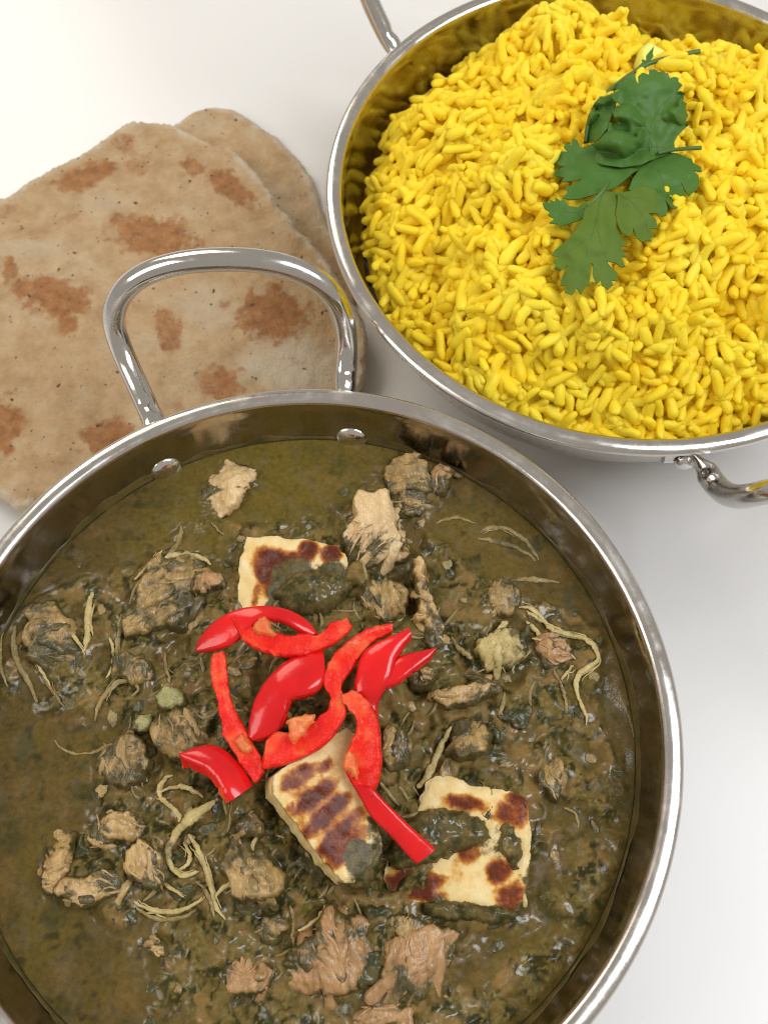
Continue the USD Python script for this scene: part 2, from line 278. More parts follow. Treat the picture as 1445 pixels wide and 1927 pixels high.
def leaf_look(name, c1, c2, back=.25, rough=.34):
    look(name, {'g': GEO, 'n': ('noise_texture', {'scale': 140, 'detail': 5}), 'r': ramp((.3, c1), (.7, c2)), 'n2': ('noise_texture', {'scale': 650, 'detail': 3}), 'b': ('bump', {'strength': .12, 'distance': .0003}),
        'p': ('principled_bsdf', {'roughness': rough, 'specular_ior_level': .3}), 't': ('translucent_bsdf', {'color': (.16, .30, .02)}), 'm': ('mix_closure', {'fac': back})},
        [('g.position', 'n.vector'), ('n.fac', 'r.fac'), ('r.color', 'p.base_color'), ('g.position', 'n2.vector'), ('n2.fac', 'b.height'), ('b.normal', 'p.normal'), ('p.BSDF', 'm.closure1'), ('t.BSDF', 'm.closure2')], surface='m.closure')
leaf_look('coriander_leaf', (.080, .20, .030), (.115, .255, .050), .32, .45); leaf_look('coriander_back', (.14, .235, .028), (.18, .285, .040), .38, .6); leaf_look('coriander_stem', (.07, .13, .03), (.11, .19, .05), .1)
leaf_look('leaf_vein', (.10, .20, .035), (.12, .23, .05), .25)

# ------------------------------------------------------------------ setting
def table():
    x0, x1, y0, y1, z0, z1 = -450, 450, -300, 700, -RIM-30, -RIM
    v = np.array([(x, y, z) for z in (z0, z1) for x, y in ((x0, y0), (x1, y0), (x1, y1), (x0, y1))], float)
    f = np.array([(4, 5, 6), (4, 6, 7), (0, 2, 1), (0, 3, 2)] + [t for a, b in ((0, 1), (1, 2), (2, 3), (3, 0)) for t in ((a, b, b+4), (a, b+4, a+4))])
    return v, f
one('table_top', table(), 'white_table', 'glossy white table top under the dishes and the flatbreads', 'table', kind='structure', smooth=False)

# ------------------------------------------------------------------ steel dishes
INNER = [(70.9, -1.0), (70.6, -2.2), (70.25, -5), (69.5, -9), (68.63, -12.6), (67.2, -17), (64.6, -22.5), (60, -29), (53.5, -34.5), (45, -39), (36, -41.8), (26, -43), (12, -43.3), (0.02, -43.3)]
RIMP = [(70.9, -1.0), (71.15, -.45), (71.6, -.05), (72.3, .18), (73.2, .2), (74.0, .02), (74.6, -.35), (74.95, -.85), (75.0, -1.4), (74.7, -1.9), (74.0, -2.25), (73.0, -2.4), (72.2, -2.6)]
OUTER = [(72.2, -2.6), (71.5, -5), (70.6, -9), (69.7, -12.8), (68.2, -17.5), (65.5, -23.3), (60.8, -29.9), (54.1, -35.5), (45.5, -40.1), (36.3, -43.2), (30, -44.4), (26, -45), (20, -45), (18, -44.3), (0.02, -44.2)]
def smooth_prof(p, n): return spline(p, n)
HP = [(278, 775), (258, 720), (234, 660), (211, 605), (227, 552), (300, 506), (400, 490), (500, 492), (580, 516), (630, 560), (647, 620), (650, 680), (655, 725)]
HZ = [-7.5, -6.5, -3.5, 3, 10, 16, 19, 19, 16.5, 10, 1.5, -5, -7.5]
def wall_r(z): 
    o = np.array(OUTER); return np.interp(-z, -o[:, 1], o[:, 0])
def handle_path(HZ):
    p = at(*np.array(HP, float).T, np.array(HZ, float)); q = p[:, :2] - C1
    r, a = np.hypot(*q.T), np.arctan2(q[:, 1], q[:, 0]) - math.radians(99.7)
    # ends run down to the wall and turn outwards along it as flat tabs
    za = -8.0; rw = wall_r(za) + 1.5
    e0 = [(rw + 1.2, math.radians(17.2), za + .8), (rw, math.radians(19.0), za), (rw, math.radians(23.2), za)]
    e1 = [(rw + 1.2, math.radians(-17.2), za + .8), (rw, math.radians(-19.0), za), (rw, math.radians(-23.2), za)]
    mid = list(zip(r, a, p[:, 2]))
    pts = e0[::-1] + mid + e1
    return np.array([(R*math.cos(A), R*math.sin(A), Z) for R, A, Z in pts])
HPATH = handle_path(HZ)
HPATH_STEEP = handle_path([-5, 1, 7, 14, 20, 23, 24, 24, 22, 18, 11, 3, -4])
HPATH_LOW = handle_path([-7.5, -6, -2.5, 4, 11, 17, 20, 20, 17.5, 11, 3.5, -2.5, -6.5])
def rot(p, deg):
    c, s = math.cos(math.radians(deg)), math.sin(math.radians(deg)); return np.stack([p[:, 0]*c - p[:, 1]*s, p[:, 0]*s + p[:, 1]*c, p[:, 2]], -1)
def make_handle(center, deg, path):
    c = spline(path, 130, s=4.0)
    t = np.gradient(c, axis=0); t /= np.linalg.norm(t, axis=1, keepdims=True)
    rad = np.c_[c[:, :2]/np.linalg.norm(c[:, :2], axis=1, keepdims=True), 0*c[:, 0]]
    n_end = rad - (rad*t).sum(1, keepdims=True)*t
    ref = np.array([0, -.55, 1.0]); n_mid = ref - (t @ ref)[:, None]*t
    u = np.linspace(-1, 1, 130); L = np.concatenate([[0], np.cumsum(np.linalg.norm(np.diff(c, axis=0), axis=1))]); e = np.minimum(L, L[-1]-L)
    k = np.clip((e - 7)/8, 0, 1); k = (k*k*(3-2*k))[:, None]
    n = n_end/np.linalg.norm(n_end, axis=1, keepdims=True)*(1-k) + n_mid/np.linalg.norm(n_mid, axis=1, keepdims=True)*k
    n /= np.linalg.norm(n, axis=1, keepdims=True); s = np.cross(t, n)
    w = 2.65 + (1-k[:, 0])*.55; h = 2.55*k[:, 0] + 1.15*(1-k[:, 0])
    # pressed groove where the round bar passes into the flat foot
    sect = circle(20)[None]*np.stack([w, h], -1)[:, None]
    sect[0] *= .55; sect[1] *= .85; sect[-1] *= .55; sect[-2] *= .85
    g = np.exp(-((e - 17)/1.1)**2)
    sect[..., 1] -= np.where(sect[..., 1] > 0, 1, 0)*g[:, None]*0.55*np.maximum(0, circle(20)[:, 1])[None]
    v, f = sweep(c, sect, frame=(t, s, n))
    return rot(v, deg) + [*center, 0], f
def dome_rivet(p, n, r, h):
    """a low rivet head at p, bulging along n"""
    n = np.asarray(n, float)/np.linalg.norm(n); a = np.cross(n, [0, 0, 1.0]); a /= np.linalg.norm(a); b = np.cross(n, a)
    prof = [(0.02, h), (.30*r, h*.93), (.55*r, h*.8), (.78*r, h*.52), (.93*r, h*.2), (r, -.1), (r*.98, -.5)]
    ang = np.arange(28)*2*np.pi/28
    v = np.array([p + q*(np.cos(x)*a + np.sin(x)*b) + z*n for q, z in prof for x in ang])
    return v, quads(len(prof), 28, False, True)
def make_dish(name, label, group, center, h_angles, rivet_side):
    d = thing(name, label, 'metal dish', (*center, -RIM), group)
    inner, outer, rim = smooth_prof(INNER, 60), smooth_prof(OUTER, 60), smooth_prof(RIMP, 36)
    bowl = join([lathe(inner, center, 220), (lambda m: (m[0], m[1]))(lathe(outer[::-1], center, 220))])
    v, f = bowl; obj('bowl', (v, f[:, ::-1]), 'dish_steel', d, smooth=35)
    v, f = lathe(rim, center, 260); obj('rim', (v, f), 'rim_steel', d, smooth=50)
    for deg, path in h_angles:
        h = obj('handle', make_handle(center, deg, path), 'handle_steel', d, smooth=50)
        for s in (-1, 1):
            a = math.radians(deg + s*18.4); u = np.array([math.cos(a), math.sin(a), 0])
            zi = -12.5
            ri = np.interp(-zi, [-p[1] for p in INNER], [p[0] for p in INNER])
            if rivet_side < 0: obj('inner_rivet', dome_rivet(np.array([*center, zi]) + u*ri, -u + np.array([0, 0, .22]), 4.0, 1.4), 'rivet_steel', h, smooth=60)
            a = math.radians(deg + s*19.3); u = np.array([math.cos(a), math.sin(a), 0])
            obj('outer_rivet', dome_rivet(np.array([*center, -8.4]) + u*(wall_r(-8.4) + 2.6), u, 2.5, 1.5), 'rivet_steel', h, smooth=60)
    return d
make_dish('steel_dish', 'round stainless steel dish holding dark green spinach curry', 'two handled steel dishes', C1, ((99.7, HPATH), (-80.3, HPATH)), -1)
make_dish('steel_dish', 'round stainless steel dish holding heaped yellow rice', 'two handled steel dishes', C2, ((119.5, HPATH_STEEP), (-65.5, HPATH_LOW)), 1)

# ------------------------------------------------------------------ flatbreads
def bread(px, z, thick, marks, floury, seed, fold=None, step=1.0):
    w = at(*np.asarray(px, float).T, z)[:, :2]
    w = densify(chaikin(w, 2), step); q = np.c_[w, np.zeros(len(w))]
    w = w + .9*(np.stack([fbm(q*.22 + seed, 4, seed), fbm(q*.22 + 90, 4, seed+1)], -1) - .5)*2 + .22*(np.stack([fbm(q*1.4 + seed, 2, seed), fbm(q*1.4 + 20, 2, seed+1)], -1) - .5)*2
    p, t, k, d = fill(w, step, seed=seed)
    q = np.c_[p, np.zeros(len(p))]
    wav = 1.7*(fbm(q*.045 + seed, 3, seed) - .5)*2 + 1.1*np.clip(1 - d/7, 0, 1)*(fbm(q*.08 + 30, 2, seed+9) - .25)*2
    zz = z + wav + .50*(fbm(q*.30 + seed, 4, seed+3) - .5)*2 + .22*(fbm(q*.9 + seed, 3, seed+6) - .5)*2 - .20*np.abs(fbm(q*.17 + 3*seed, 3, seed+4) - .5)*6*.5
    prof = np.sqrt(np.maximum(0, 1 - (1-np.minimum(d/1.6, 1))**2))
    zz2 = zz + thick*(prof - 1)*.5
    pp = to_px(np.c_[p, zz2]); c = np.zeros((len(p), 3))
    for X, Y, rx, ry, ang, s in marks:
        a = math.radians(ang); dx, dy = pp[:, 0] - X, pp[:, 1] - Y
        wob = 1 + 1.1*(fbm(np.c_[pp/38.0, np.full(len(pp), X*.01)], 3, 3) - .5)
        wob = wob + 1.3*(fbm(np.c_[pp/11.0, np.full(len(pp), Y*.01)], 3, 4) - .5)
        e = np.hypot((dx*math.cos(a) + dy*math.sin(a))/rx, (-dx*math.sin(a) + dy*math.cos(a))/ry)/np.maximum(wob, .35)
        c[:, 0] = np.maximum(c[:, 0], s*np.clip(2.1 - e*1.5, 0, 1.0))
    for X, Y, rx, ry, s in floury:
        e = np.hypot((pp[:, 0]-X)/rx, (pp[:, 1]-Y)/ry); c[:, 1] = np.maximum(c[:, 1], s*np.clip(1.6 - e*1.2 + (fbm(np.c_[pp/30.0, 0*e], 3, 8) - .5), 0, 1))
    c[:, 1] = np.maximum(c[:, 1], np.clip(1.1 - d/2.6 + (fbm(q*.35 + 5, 3, 19) - .5)*1.6, 0, .8))
    top = np.c_[p, zz2]; bot = np.c_[p, np.minimum(zz - thick*(.5 + .5*prof), zz2 - .25)]
    bot[:, 2] = np.maximum(bot[:, 2], -RIM + .05)
    v, f = close_sheet(top, bot, t, k)
    return (v, f), np.vstack([c, c])
F2 = [(180, 300), (330, 232), (352, 214), (385, 203), (430, 206), (470, 222), (500, 244), (525, 262), (558, 290), (588, 325), (598, 372), (612, 410), (640, 455), (672, 520), (668, 600), (600, 640), (450, 620), (300, 520), (200, 400)]
m, c = bread(F2, -RIM + 2.2, 2.2, [(430, 225, 40, 16, 5, .32), (560, 350, 26, 30, 0, .3)], [(480, 250, 30, 18, .2)], 5)
one('flatbread', m, 'flatbread', 'browned flatbread mostly hidden under the larger one, its rounded edge peeking out', 'flatbread', 'flatbreads stacked behind the curry dish', color=c)
F1 = [(0, 366), (60, 336), (105, 312), (150, 284), (195, 256), (235, 228), (262, 222), (292, 228), (322, 230), (345, 243), (400, 262), (445, 280), (468, 305), (500, 345), (522, 385), (556, 425), (590, 452), (618, 490), (650, 548), (684, 598), (697, 645), (692, 690), (678, 740), (560, 800), (380, 850), (170, 905), (70, 955), (34, 966), (8, 938), (-120, 900), (-230, 780), (-260, 600), (-190, 460), (-90, 400)]
MARKS = [(165, 331, 60, 19, -20, 1), (235, 268, 20, 17, 0, .7), (258, 308, 24, 22, 0, .62), (360, 314, 24, 18, 30, .85), (430, 352, 52, 23, 32, 1), (494, 398, 18, 10, 10, .5), (292, 446, 78, 34, 12, .95), (222, 412, 14, 14, 0, .8), (22, 507, 15, 26, 0, .9),
         (98, 556, 66, 36, 12, 1), (128, 612, 17, 22, 0, .95), (319, 628, 22, 44, -12, .85), (512, 590, 72, 52, 10, 1), (420, 722, 48, 34, -5, .9), (335, 765, 22, 18, 0, .6), (200, 824, 52, 30, -8, 1), (10, 806, 40, 48, 0, 1), (15, 396, 24, 14, -10, .6), (140, 410, 18, 10, 0, .5),
         (308, 265, 9, 8, 0, .5), (50, 446, 40, 14, -10, .42), (560, 680, 30, 12, 0, .4), (272, 368, 12, 8, 0, .4), (640, 640, 20, 30, 0, .4)]
m, c = bread(F1, -RIM + 6.6, 3.2, MARKS, [(560, 690, 105, 48, .75), (390, 575, 60, 50, .35), (60, 470, 80, 20, .3), (190, 380, 60, 22, .3)], 2, step=.9)
one('flatbread', m, 'flatbread', 'large wholemeal flatbread with toasted brown patches lying on top behind the curry dish', 'flatbread', 'flatbreads stacked behind the curry dish', color=c)

# ------------------------------------------------------------------ spinach curry
LUMPS = []
CHEESE_FAR = [(452, 1012), (510, 1006), (575, 1012), (648, 1024), (655, 1090), (600, 1165), (520, 1170), (444, 1165)]
CHEESE_RIGHT = [(795, 1478), (830, 1452), (905, 1482), (990, 1492), (1002, 1560), (996, 1640), (985, 1712), (960, 1722), (890, 1705), (800, 1702), (740, 1690), (715, 1640), (760, 1570)]
def lump(name, px, mat, label, cat, up=1.5, thick=3.0, group=None, **k):
    LUMPS.append(((name, px, mat, label, cat, up, thick, group), k))
def build_lump(name, px, mat, label, cat, up, thick, group, edge=2.0, depth=4.0, step=.42, rough=.3, freq=.5, smooth=1, warp=.45, fine=0.0, ridged=None):
    """a torn, faceted lump inside an outline of photograph pixels; 'tint' says how much sauce clings to it"""
    px = np.array(px, float); c0 = px.mean(0)
    if name == 'chicken_piece': px = c0 + (px - c0)*1.13
    z = float(np.mean(hs(px[:, 0], px[:, 1])))*.5 + float(hs(c0[0], c0[1]))*.5 + up
    seed = int(c0[0]*7 + c0[1]) % 997; r = np.random.default_rng(seed)
    w = at(px[:, 0], px[:, 1], z)[:, :2]
    w = densify(chaikin(w, 1) if smooth else w, step); q = np.c_[w, np.zeros(len(w))]
    w = w + warp*(np.stack([fbm(q*.5 + seed, 5, seed), fbm(q*.5 + 50 + seed, 5, seed+5)], -1) - .5)*4.6 + (.35 if warp > .2 else .05)*warp*np.sqrt(np.ptp(w[:, 0])*np.ptp(w[:, 1]))*(np.stack([fbm(q*.19 + seed, 2, seed+1), fbm(q*.19 + 70 + seed, 2, seed+6)], -1) - .5)*2
    p, t, k, d = fill(w, step, seed=seed); c = p.mean(0); q = np.c_[p, np.zeros(len(p))]; size = np.sqrt(len(p))*step
    qw = q + 1.1*np.stack([fbm(q*.5 + seed, 3, seed+2) - .5, fbm(q*.5 + 7, 3, seed+8) - .5, 0*d], -1)*2
    # facets: the lowest of several sloping planes
    th0 = r.uniform(0, 6.28); tdir = np.array([math.cos(th0), math.sin(th0)]); plane = (p - c) @ tdir * (r.uniform(.16, .34) if size > 7 else .12)
    fac = np.full(len(p), thick*.45)
    for _ in range(5):
        a = r.uniform(0, 6.28); sl = r.uniform(.15, .75); o = r.uniform(.05, .45)*size
        fac = np.minimum(fac, thick*.45 - sl*np.maximum(-9, (qw[:, :2] - c) @ [math.cos(a), math.sin(a)] - o*.6))
    fac = np.maximum(fac, -thick*.5)
    e = np.minimum(d/max(.55, edge*.28), 1); prof = np.sqrt(np.maximum(0, 1 - (1-e)**2))
    a = r.uniform(0, 6.28) if ridged is None else ridged[0]
    u_, v_ = qw[:, 0]*math.cos(a) + qw[:, 1]*math.sin(a), -qw[:, 0]*math.sin(a) + qw[:, 1]*math.cos(a)
    fib = noise(np.stack([u_*1.5, v_*.28, 0*u_ + seed], -1), seed+7) - .5
    fib2 = noise(np.stack([u_*2.6, v_*.6, 0*u_ + seed], -1), seed+9) - .5
    amp_ = (ridged[1] if ridged is not None else .35)
    zz = z - .25 + plane + fac*prof - thick*.5*(1-prof) + rough*1.1*(fbm(q*freq + seed*3.1, 3, seed) - .5) + (amp_*1.0*fib + .38*fib2)*(.4 + .6*prof) + .42*(fbm(q*1.4 + seed, 3, seed+3) - .5)*2
    cling = np.clip(.8 - d/1.1, 0, 1)*.22 + np.clip((z - zz)/thick + .15, 0, 1)*.14 - fib*.20 - fib2*.08 - .30*np.clip((p - c) @ tdir/size*1.6 + .05, -.5, .25) + .10*(fbm(q*.22 + seed, 2, 4) - .5)
    top = np.c_[p, zz]; bot = np.c_[c + (p-c)*.97, np.minimum(z - depth, zz - .3)]
    body = close_sheet(top, bot, t, k); tint = np.r_[cling, cling + .2]; parts = [body]
    if name == 'chicken_piece' and warp > .2:
        kd = cKDTree(p); da, db = np.array([-math.sin(a), math.cos(a)]), np.array([math.cos(a), math.sin(a)])
        def lay(n_, len_, rad_, lift, jit, tnt):
            nonlocal tint
            for _ in range(n_):
                an = r.normal()*jit; dd_ = math.cos(an)*da + math.sin(an)*db; s0 = c + (p[r.integers(len(p))] - c)*.82; L_ = size*r.uniform(*len_); u2 = np.linspace(-.5, .5, 14)
                ln = s0 + u2[:, None]*L_*dd_ + (r.normal()*1.2*(u2**2) + .3*np.sin(u2*5 + r.uniform(0, 6)))[:, None]*db
                dist_, ii = kd.query(ln); zl = np.where(dist_ < .6, zz[ii], np.minimum(zz[ii], z - thick*.35) - .35*dist_); zl = np.convolve(np.pad(zl, 3, 'edge'), np.ones(7)/7, 'valid') + r.uniform(*lift)
                pr = np.minimum(1, np.minimum(.35 + (u2+.5)*5*r.uniform(.6, 1.2), .35 + (.5-u2)*5*r.uniform(.6, 1.2)))
                parts.append(tube(np.c_[ln, zl], r.uniform(*rad_)*pr, 10, .6, .55, seed + _*3, .55)); tint = np.r_[tint, np.full(len(parts[-1][0]), r.uniform(*tnt)) + .16*(np.tile(np.abs(u2)*2, 1)[np.minimum(np.arange(len(parts[-1][0]))//10, 13)] - .6)]
        lay(int(1 + size*.30), (.35, .85), (.045*size + .20, .075*size + .30), (-.45, .15), .30, (-.14, .14))
        lay(int(2 + size*.35), (.2, .5), (.14, .30), (0, .3), .5, (-.14, .06))
    one(name, join(parts), mat, label, cat, group, scalar=tint)
CK = 'pieces of chicken in the spinach curry'
def chicken(px, mat, label, **k): lump('chicken_piece', px, mat, label, 'chicken piece', group=CK, **k)
chicken([(370, 950), (384, 888), (408, 858), (445, 872), (483, 893), (458, 925), (440, 955), (400, 985), (372, 975)], 'chicken_pale', 'pale square chicken piece near the far wall of the curry dish between the two rivets', up=1.2, thick=3.4, edge=1.4, rough=.3, smooth=1, warp=.2)
chicken([(640, 1045), (648, 995), (680, 955), (715, 930), (735, 965), (762, 1040), (720, 1068), (690, 1085)], 'chicken_pale', 'pale crumbly pointed chicken piece beside the far cheese cube', up=2.8, thick=5, edge=3, rough=.9, freq=.35, fine=.25)
chicken([(715, 930), (735, 872), (775, 862), (815, 868), (812, 920), (800, 950), (745, 965)], 'chicken_brown', 'dark spinach covered chicken lump nearest the far right wall', up=.9, thick=4, edge=3, rough=.9, fine=.3)
chicken([(808, 915), (812, 876), (845, 880), (846, 905), (832, 935)], 'chicken_pink', 'small pink tan chicken chip touching the far right dark lump', up=1.6, thick=3, edge=1.2, rough=.3)
chicken([(765, 1075), (785, 1062), (802, 1080), (815, 1150), (845, 1195), (868, 1235), (876, 1275), (855, 1292), (832, 1288), (822, 1240), (795, 1190), (770, 1130)], 'chicken_tan', 'long narrow wrinkled chicken strip just right of the pepper', up=2.0, thick=4.5, edge=3, rough=.6, freq=.6, fine=.3, ridged=(1.0, .5, .9))
chicken([(758, 1280), (775, 1258), (800, 1248), (822, 1266), (815, 1290), (785, 1305)], 'chicken_tan', 'small round chicken knob under the tip of the right pepper strip', up=2.5, thick=3.6, edge=2.5, rough=.3)
chicken([(818, 1312), (850, 1290), (880, 1280), (930, 1262), (950, 1285), (925, 1310), (880, 1326), (830, 1326)], 'chicken_tan', 'flat ragged chicken slice right of the pepper, below the long strip', up=2.6, thick=2.4, edge=1.2, rough=.4, fine=.3)
chicken([(893, 1218), (915, 1195), (945, 1184), (985, 1186), (997, 1222), (980, 1256), (935, 1262), (905, 1244)], 'shred_pale', 'knobbly pale chicken lump smeared with green right of the long strip', up=2.5, thick=4, edge=3.5, rough=.9, freq=.6, fine=.4)
chicken([(236, 1172), (262, 1095), (300, 1050), (338, 1038), (392, 1070), (385, 1115), (350, 1160), (310, 1195), (260, 1205)], 'chicken_brown', 'wide fibrous brown chicken chunk on the left of the far cheese cube', up=1.4, thick=4.5, edge=4, rough=1.1, fine=.3, ridged=(-.95, .9, .55))
chicken([(335, 1078), (380, 1068), (430, 1090), (408, 1110), (350, 1106)], 'chicken_pink', 'thin pinkish chicken sliver lying on the wide brown chunk', up=2.6, thick=2, edge=1.5, rough=.4)
chicken([(38, 1180), (62, 1150), (100, 1138), (140, 1175), (162, 1230), (115, 1265), (58, 1258)], 'chicken_brown', 'dark chicken lump nearest the left edge of the photo', up=1.2, thick=5, edge=4, rough=1.3, fine=.4)
chicken([(300, 1350), (350, 1308), (396, 1345), (392, 1400), (345, 1428), (298, 1395)], 'chicken_brown', 'brown chicken chunk just left of the thin upright pepper strip', up=1.6, thick=5, edge=4, rough=1.2, fine=.3, ridged=(.6, .8, .6))
chicken([(178, 1440), (215, 1388), (278, 1385), (285, 1450), (240, 1482), (192, 1475)], 'chicken_brown', 'brown chicken chunk bordering the smooth sauce on the left', up=1.4, thick=4, edge=3.5, rough=1.1, fine=.4)
chicken([(163, 1578), (172, 1545), (200, 1532), (262, 1545), (258, 1580), (222, 1582), (180, 1600)], 'chicken_tan', 'torn tan chicken flake on the left above a dark leaf', up=2.2, thick=2.6, edge=1.5, rough=.6, freq=.8, fine=.3)
chicken([(82, 1610), (95, 1562), (132, 1560), (130, 1620), (125, 1665), (80, 1690)], 'chicken_tan', 'upright tan chicken piece at the left rim of the chunks', up=1.2, thick=3, edge=2.5, rough=.8, fine=.3)
chicken([(108, 1692), (122, 1664), (160, 1648), (205, 1645), (240, 1658), (222, 1690), (180, 1702), (148, 1706)], 'chicken_tan', 'long pale tan chicken finger at the lower left in smooth sauce', up=2.0, thick=3.2, edge=2.2, rough=.5, freq=.8, fine=.2)
chicken([(415, 1620), (432, 1580), (465, 1560), (500, 1575), (520, 1635), (512, 1690), (470, 1702), (425, 1685)], 'chicken_brown', 'brown chicken chunk between the pale shreds and the middle cheese', up=1.6, thick=4.5, edge=3.5, rough=.9, fine=.3, ridged=(.5, .6, .6))
chicken([(530, 1795), (575, 1760), (615, 1725), (640, 1698), (678, 1708), (708, 1750), (700, 1810), (672, 1852), (618, 1868), (560, 1850)], 'chicken_pink', 'large wedge of pinkish chicken below the middle cheese', up=2.4, thick=5.5, edge=4, rough=.8, freq=.28, fine=.2)
chicken([(705, 1880), (730, 1800), (768, 1760), (862, 1765), (850, 1815), (825, 1865), (780, 1900), (725, 1912)], 'chicken_pink', 'flat pink brown chicken slice at the bottom right of the large wedge', up=1.4, thick=2.4, edge=2.5, rough=.5, fine=.2)
chicken([(390, 1825), (430, 1795), (500, 1790), (525, 1830), (505, 1862), (450, 1882), (405, 1862)], 'chicken_pink', 'half sunken pinkish chicken piece at the bottom left of the large wedge', up=.7, thick=2.0, edge=3, rough=.6, fine=.25)
chicken([(1022, 1445), (1045, 1415), (1062, 1445), (1058, 1490), (1042, 1508), (1024, 1490)], 'chicken_brown', 'small brown chicken chip standing alone right of the right cheese', up=.9, thick=2.4, edge=2, rough=.5)
chicken([(268, 1775), (285, 1758), (312, 1782), (318, 1800), (300, 1808)], 'chicken_tan', 'tiny tan chicken nub at the edge of the smooth sauce at lower left', up=1.4, thick=2.4, edge=1.4, rough=.3)
chicken([(650, 1925), (700, 1890), (790, 1885), (840, 1860), (830, 1960), (660, 1980)], 'chicken_pink', 'sunken pink chicken slab cut off by the bottom of the photo', up=.4, thick=1.6, edge=3, rough=.5, fine=.2)
chicken([(720, 1745), (765, 1722), (800, 1738), (810, 1756), (770, 1765), (735, 1762)], 'chicken_brown', 'narrow brown chicken piece just below the right cheese', up=1.2, thick=2.6, edge=1.6, rough=.5)
chicken([(1000, 1215), (1045, 1195), (1075, 1225), (1060, 1262), (1018, 1262)], 'chicken_pink', 'rosy brown chicken piece inside the bend of the long right shred', up=.8, thick=2.6, edge=2.5, rough=.6)
chicken([(225, 1605), (265, 1590), (300, 1600), (322, 1642), (285, 1672), (235, 1655)], 'chicken_tan', 'tan chicken lump between the torn flake and the hooked strands', up=1.8, thick=3.2, edge=2, rough=.8, fine=.3)
chicken([(440, 1545), (470, 1525), (500, 1545), (495, 1580), (455, 1580)], 'chicken_brown', 'brown chicken scrap touching the left side of the middle cheese', up=1.6, thick=3, edge=2, rough=.7)
chicken([(716, 1378), (752, 1368), (772, 1400), (762, 1440), (728, 1446)], 'chicken_brown', 'brown chicken scrap right of the grainy hanging pepper strip', up=2.2, thick=3.4, edge=2, rough=.8, fine=.3)
chicken([(672, 1100), (715, 1088), (762, 1110), (770, 1150), (720, 1168), (680, 1150)], 'chicken_brown', 'broad brown chicken piece between the far cheese and the long narrow strip', up=1.4, thick=4, edge=3, rough=1.0, fine=.3, ridged=(.3, .7, .6))
chicken([(900, 1108), (950, 1085), (990, 1112), (975, 1146), (925, 1152)], 'chicken_brown', 'brown chicken piece beyond the knobbly pale lump', up=1.0, thick=3.2, edge=2.5, rough=.9, fine=.3)
chicken([(842, 1360), (885, 1345), (925, 1372), (915, 1420), (865, 1430), (838, 1400)], 'chicken_brown', 'green smeared chicken lump above the right cheese and left of the small leaf scrap', up=1.6, thick=4, edge=3, rough=1.0, fine=.3)
chicken([(470, 1735), (515, 1715), (545, 1745), (520, 1778), (478, 1772)], 'chicken_brown', 'brown chicken piece up and left of the large wedge', up=1.0, thick=3, edge=2.5, rough=.8, fine=.3)
chicken([(205, 1245), (250, 1225), (290, 1250), (275, 1290), (225, 1285)], 'chicken_brown', 'brown chicken piece right of the hairpin strand', up=1.2, thick=3.4, edge=2.5, rough=.9, fine=.3)
ON = 'soft green onion pieces in the curry'
lump('onion_piece', [(284, 1306), (318, 1284), (348, 1305), (340, 1335), (300, 1345)], 'onion_green', 'translucent green onion piece at the upper left of the thin pepper strip', 'onion piece', up=2.4, thick=2.6, edge=2, rough=.3, group=ON)
lump('onion_piece', [(234, 1378), (244, 1345), (276, 1332), (288, 1362), (262, 1386)], 'onion_green', 'pale translucent onion piece left of the brown chunk', 'onion piece', up=1.8, thick=2.4, edge=2, rough=.3, group=ON)
SP = 'wilted spinach leaves in the curry'
for px, lab, u in (([(890, 1545), (905, 1510), (935, 1495), (962, 1512), (960, 1545), (925, 1560)], 'dark leaf patch lying on the right fried cheese', 4.6), ([(530, 1815), (560, 1800), (592, 1815), (585, 1832), (545, 1835)], 'small dark leaf on the left of the large chicken wedge', 3.4),
                   ([(660, 1850), (672, 1800), (700, 1780), (732, 1800), (730, 1835), (700, 1858)], 'wet dark leaf hanging on the right of the large chicken wedge', 3.2), ([(135, 1600), (150, 1560), (172, 1600), (205, 1618), (190, 1640), (150, 1632)], 'blackish leaf under the torn chicken flake at lower left', 2.2),
                   ([(935, 1340), (955, 1320), (990, 1318), (1012, 1340), (990, 1370), (950, 1368)], 'glossy bluish leaf bump right of the flat chicken slice', 3.4), ([(690, 1715), (710, 1700), (740, 1708), (738, 1730), (700, 1738)], 'olive leaf scrap below the middle cheese', 2.6),
                   ([(985, 1180), (996, 1170), (1002, 1215), (985, 1255), (975, 1225)], 'narrow leaf down the right side of the knobbly pale lump', 4.6), ([(255, 1415), (275, 1395), (300, 1410), (282, 1440)], 'dark leaf scrap by the two onion pieces', 3.0), ([(905, 1370), (930, 1350), (950, 1375), (930, 1400)], 'small dark leaf scrap below the glossy bluish leaf bump', 2.6)):
    lump('spinach_leaf', px, 'spinach_leaf', lab, 'spinach leaf', up=u-1.9, thick=1.1, edge=1.6, rough=1.0, freq=.7, fine=.3, group=SP, depth=1.6, warp=.7)

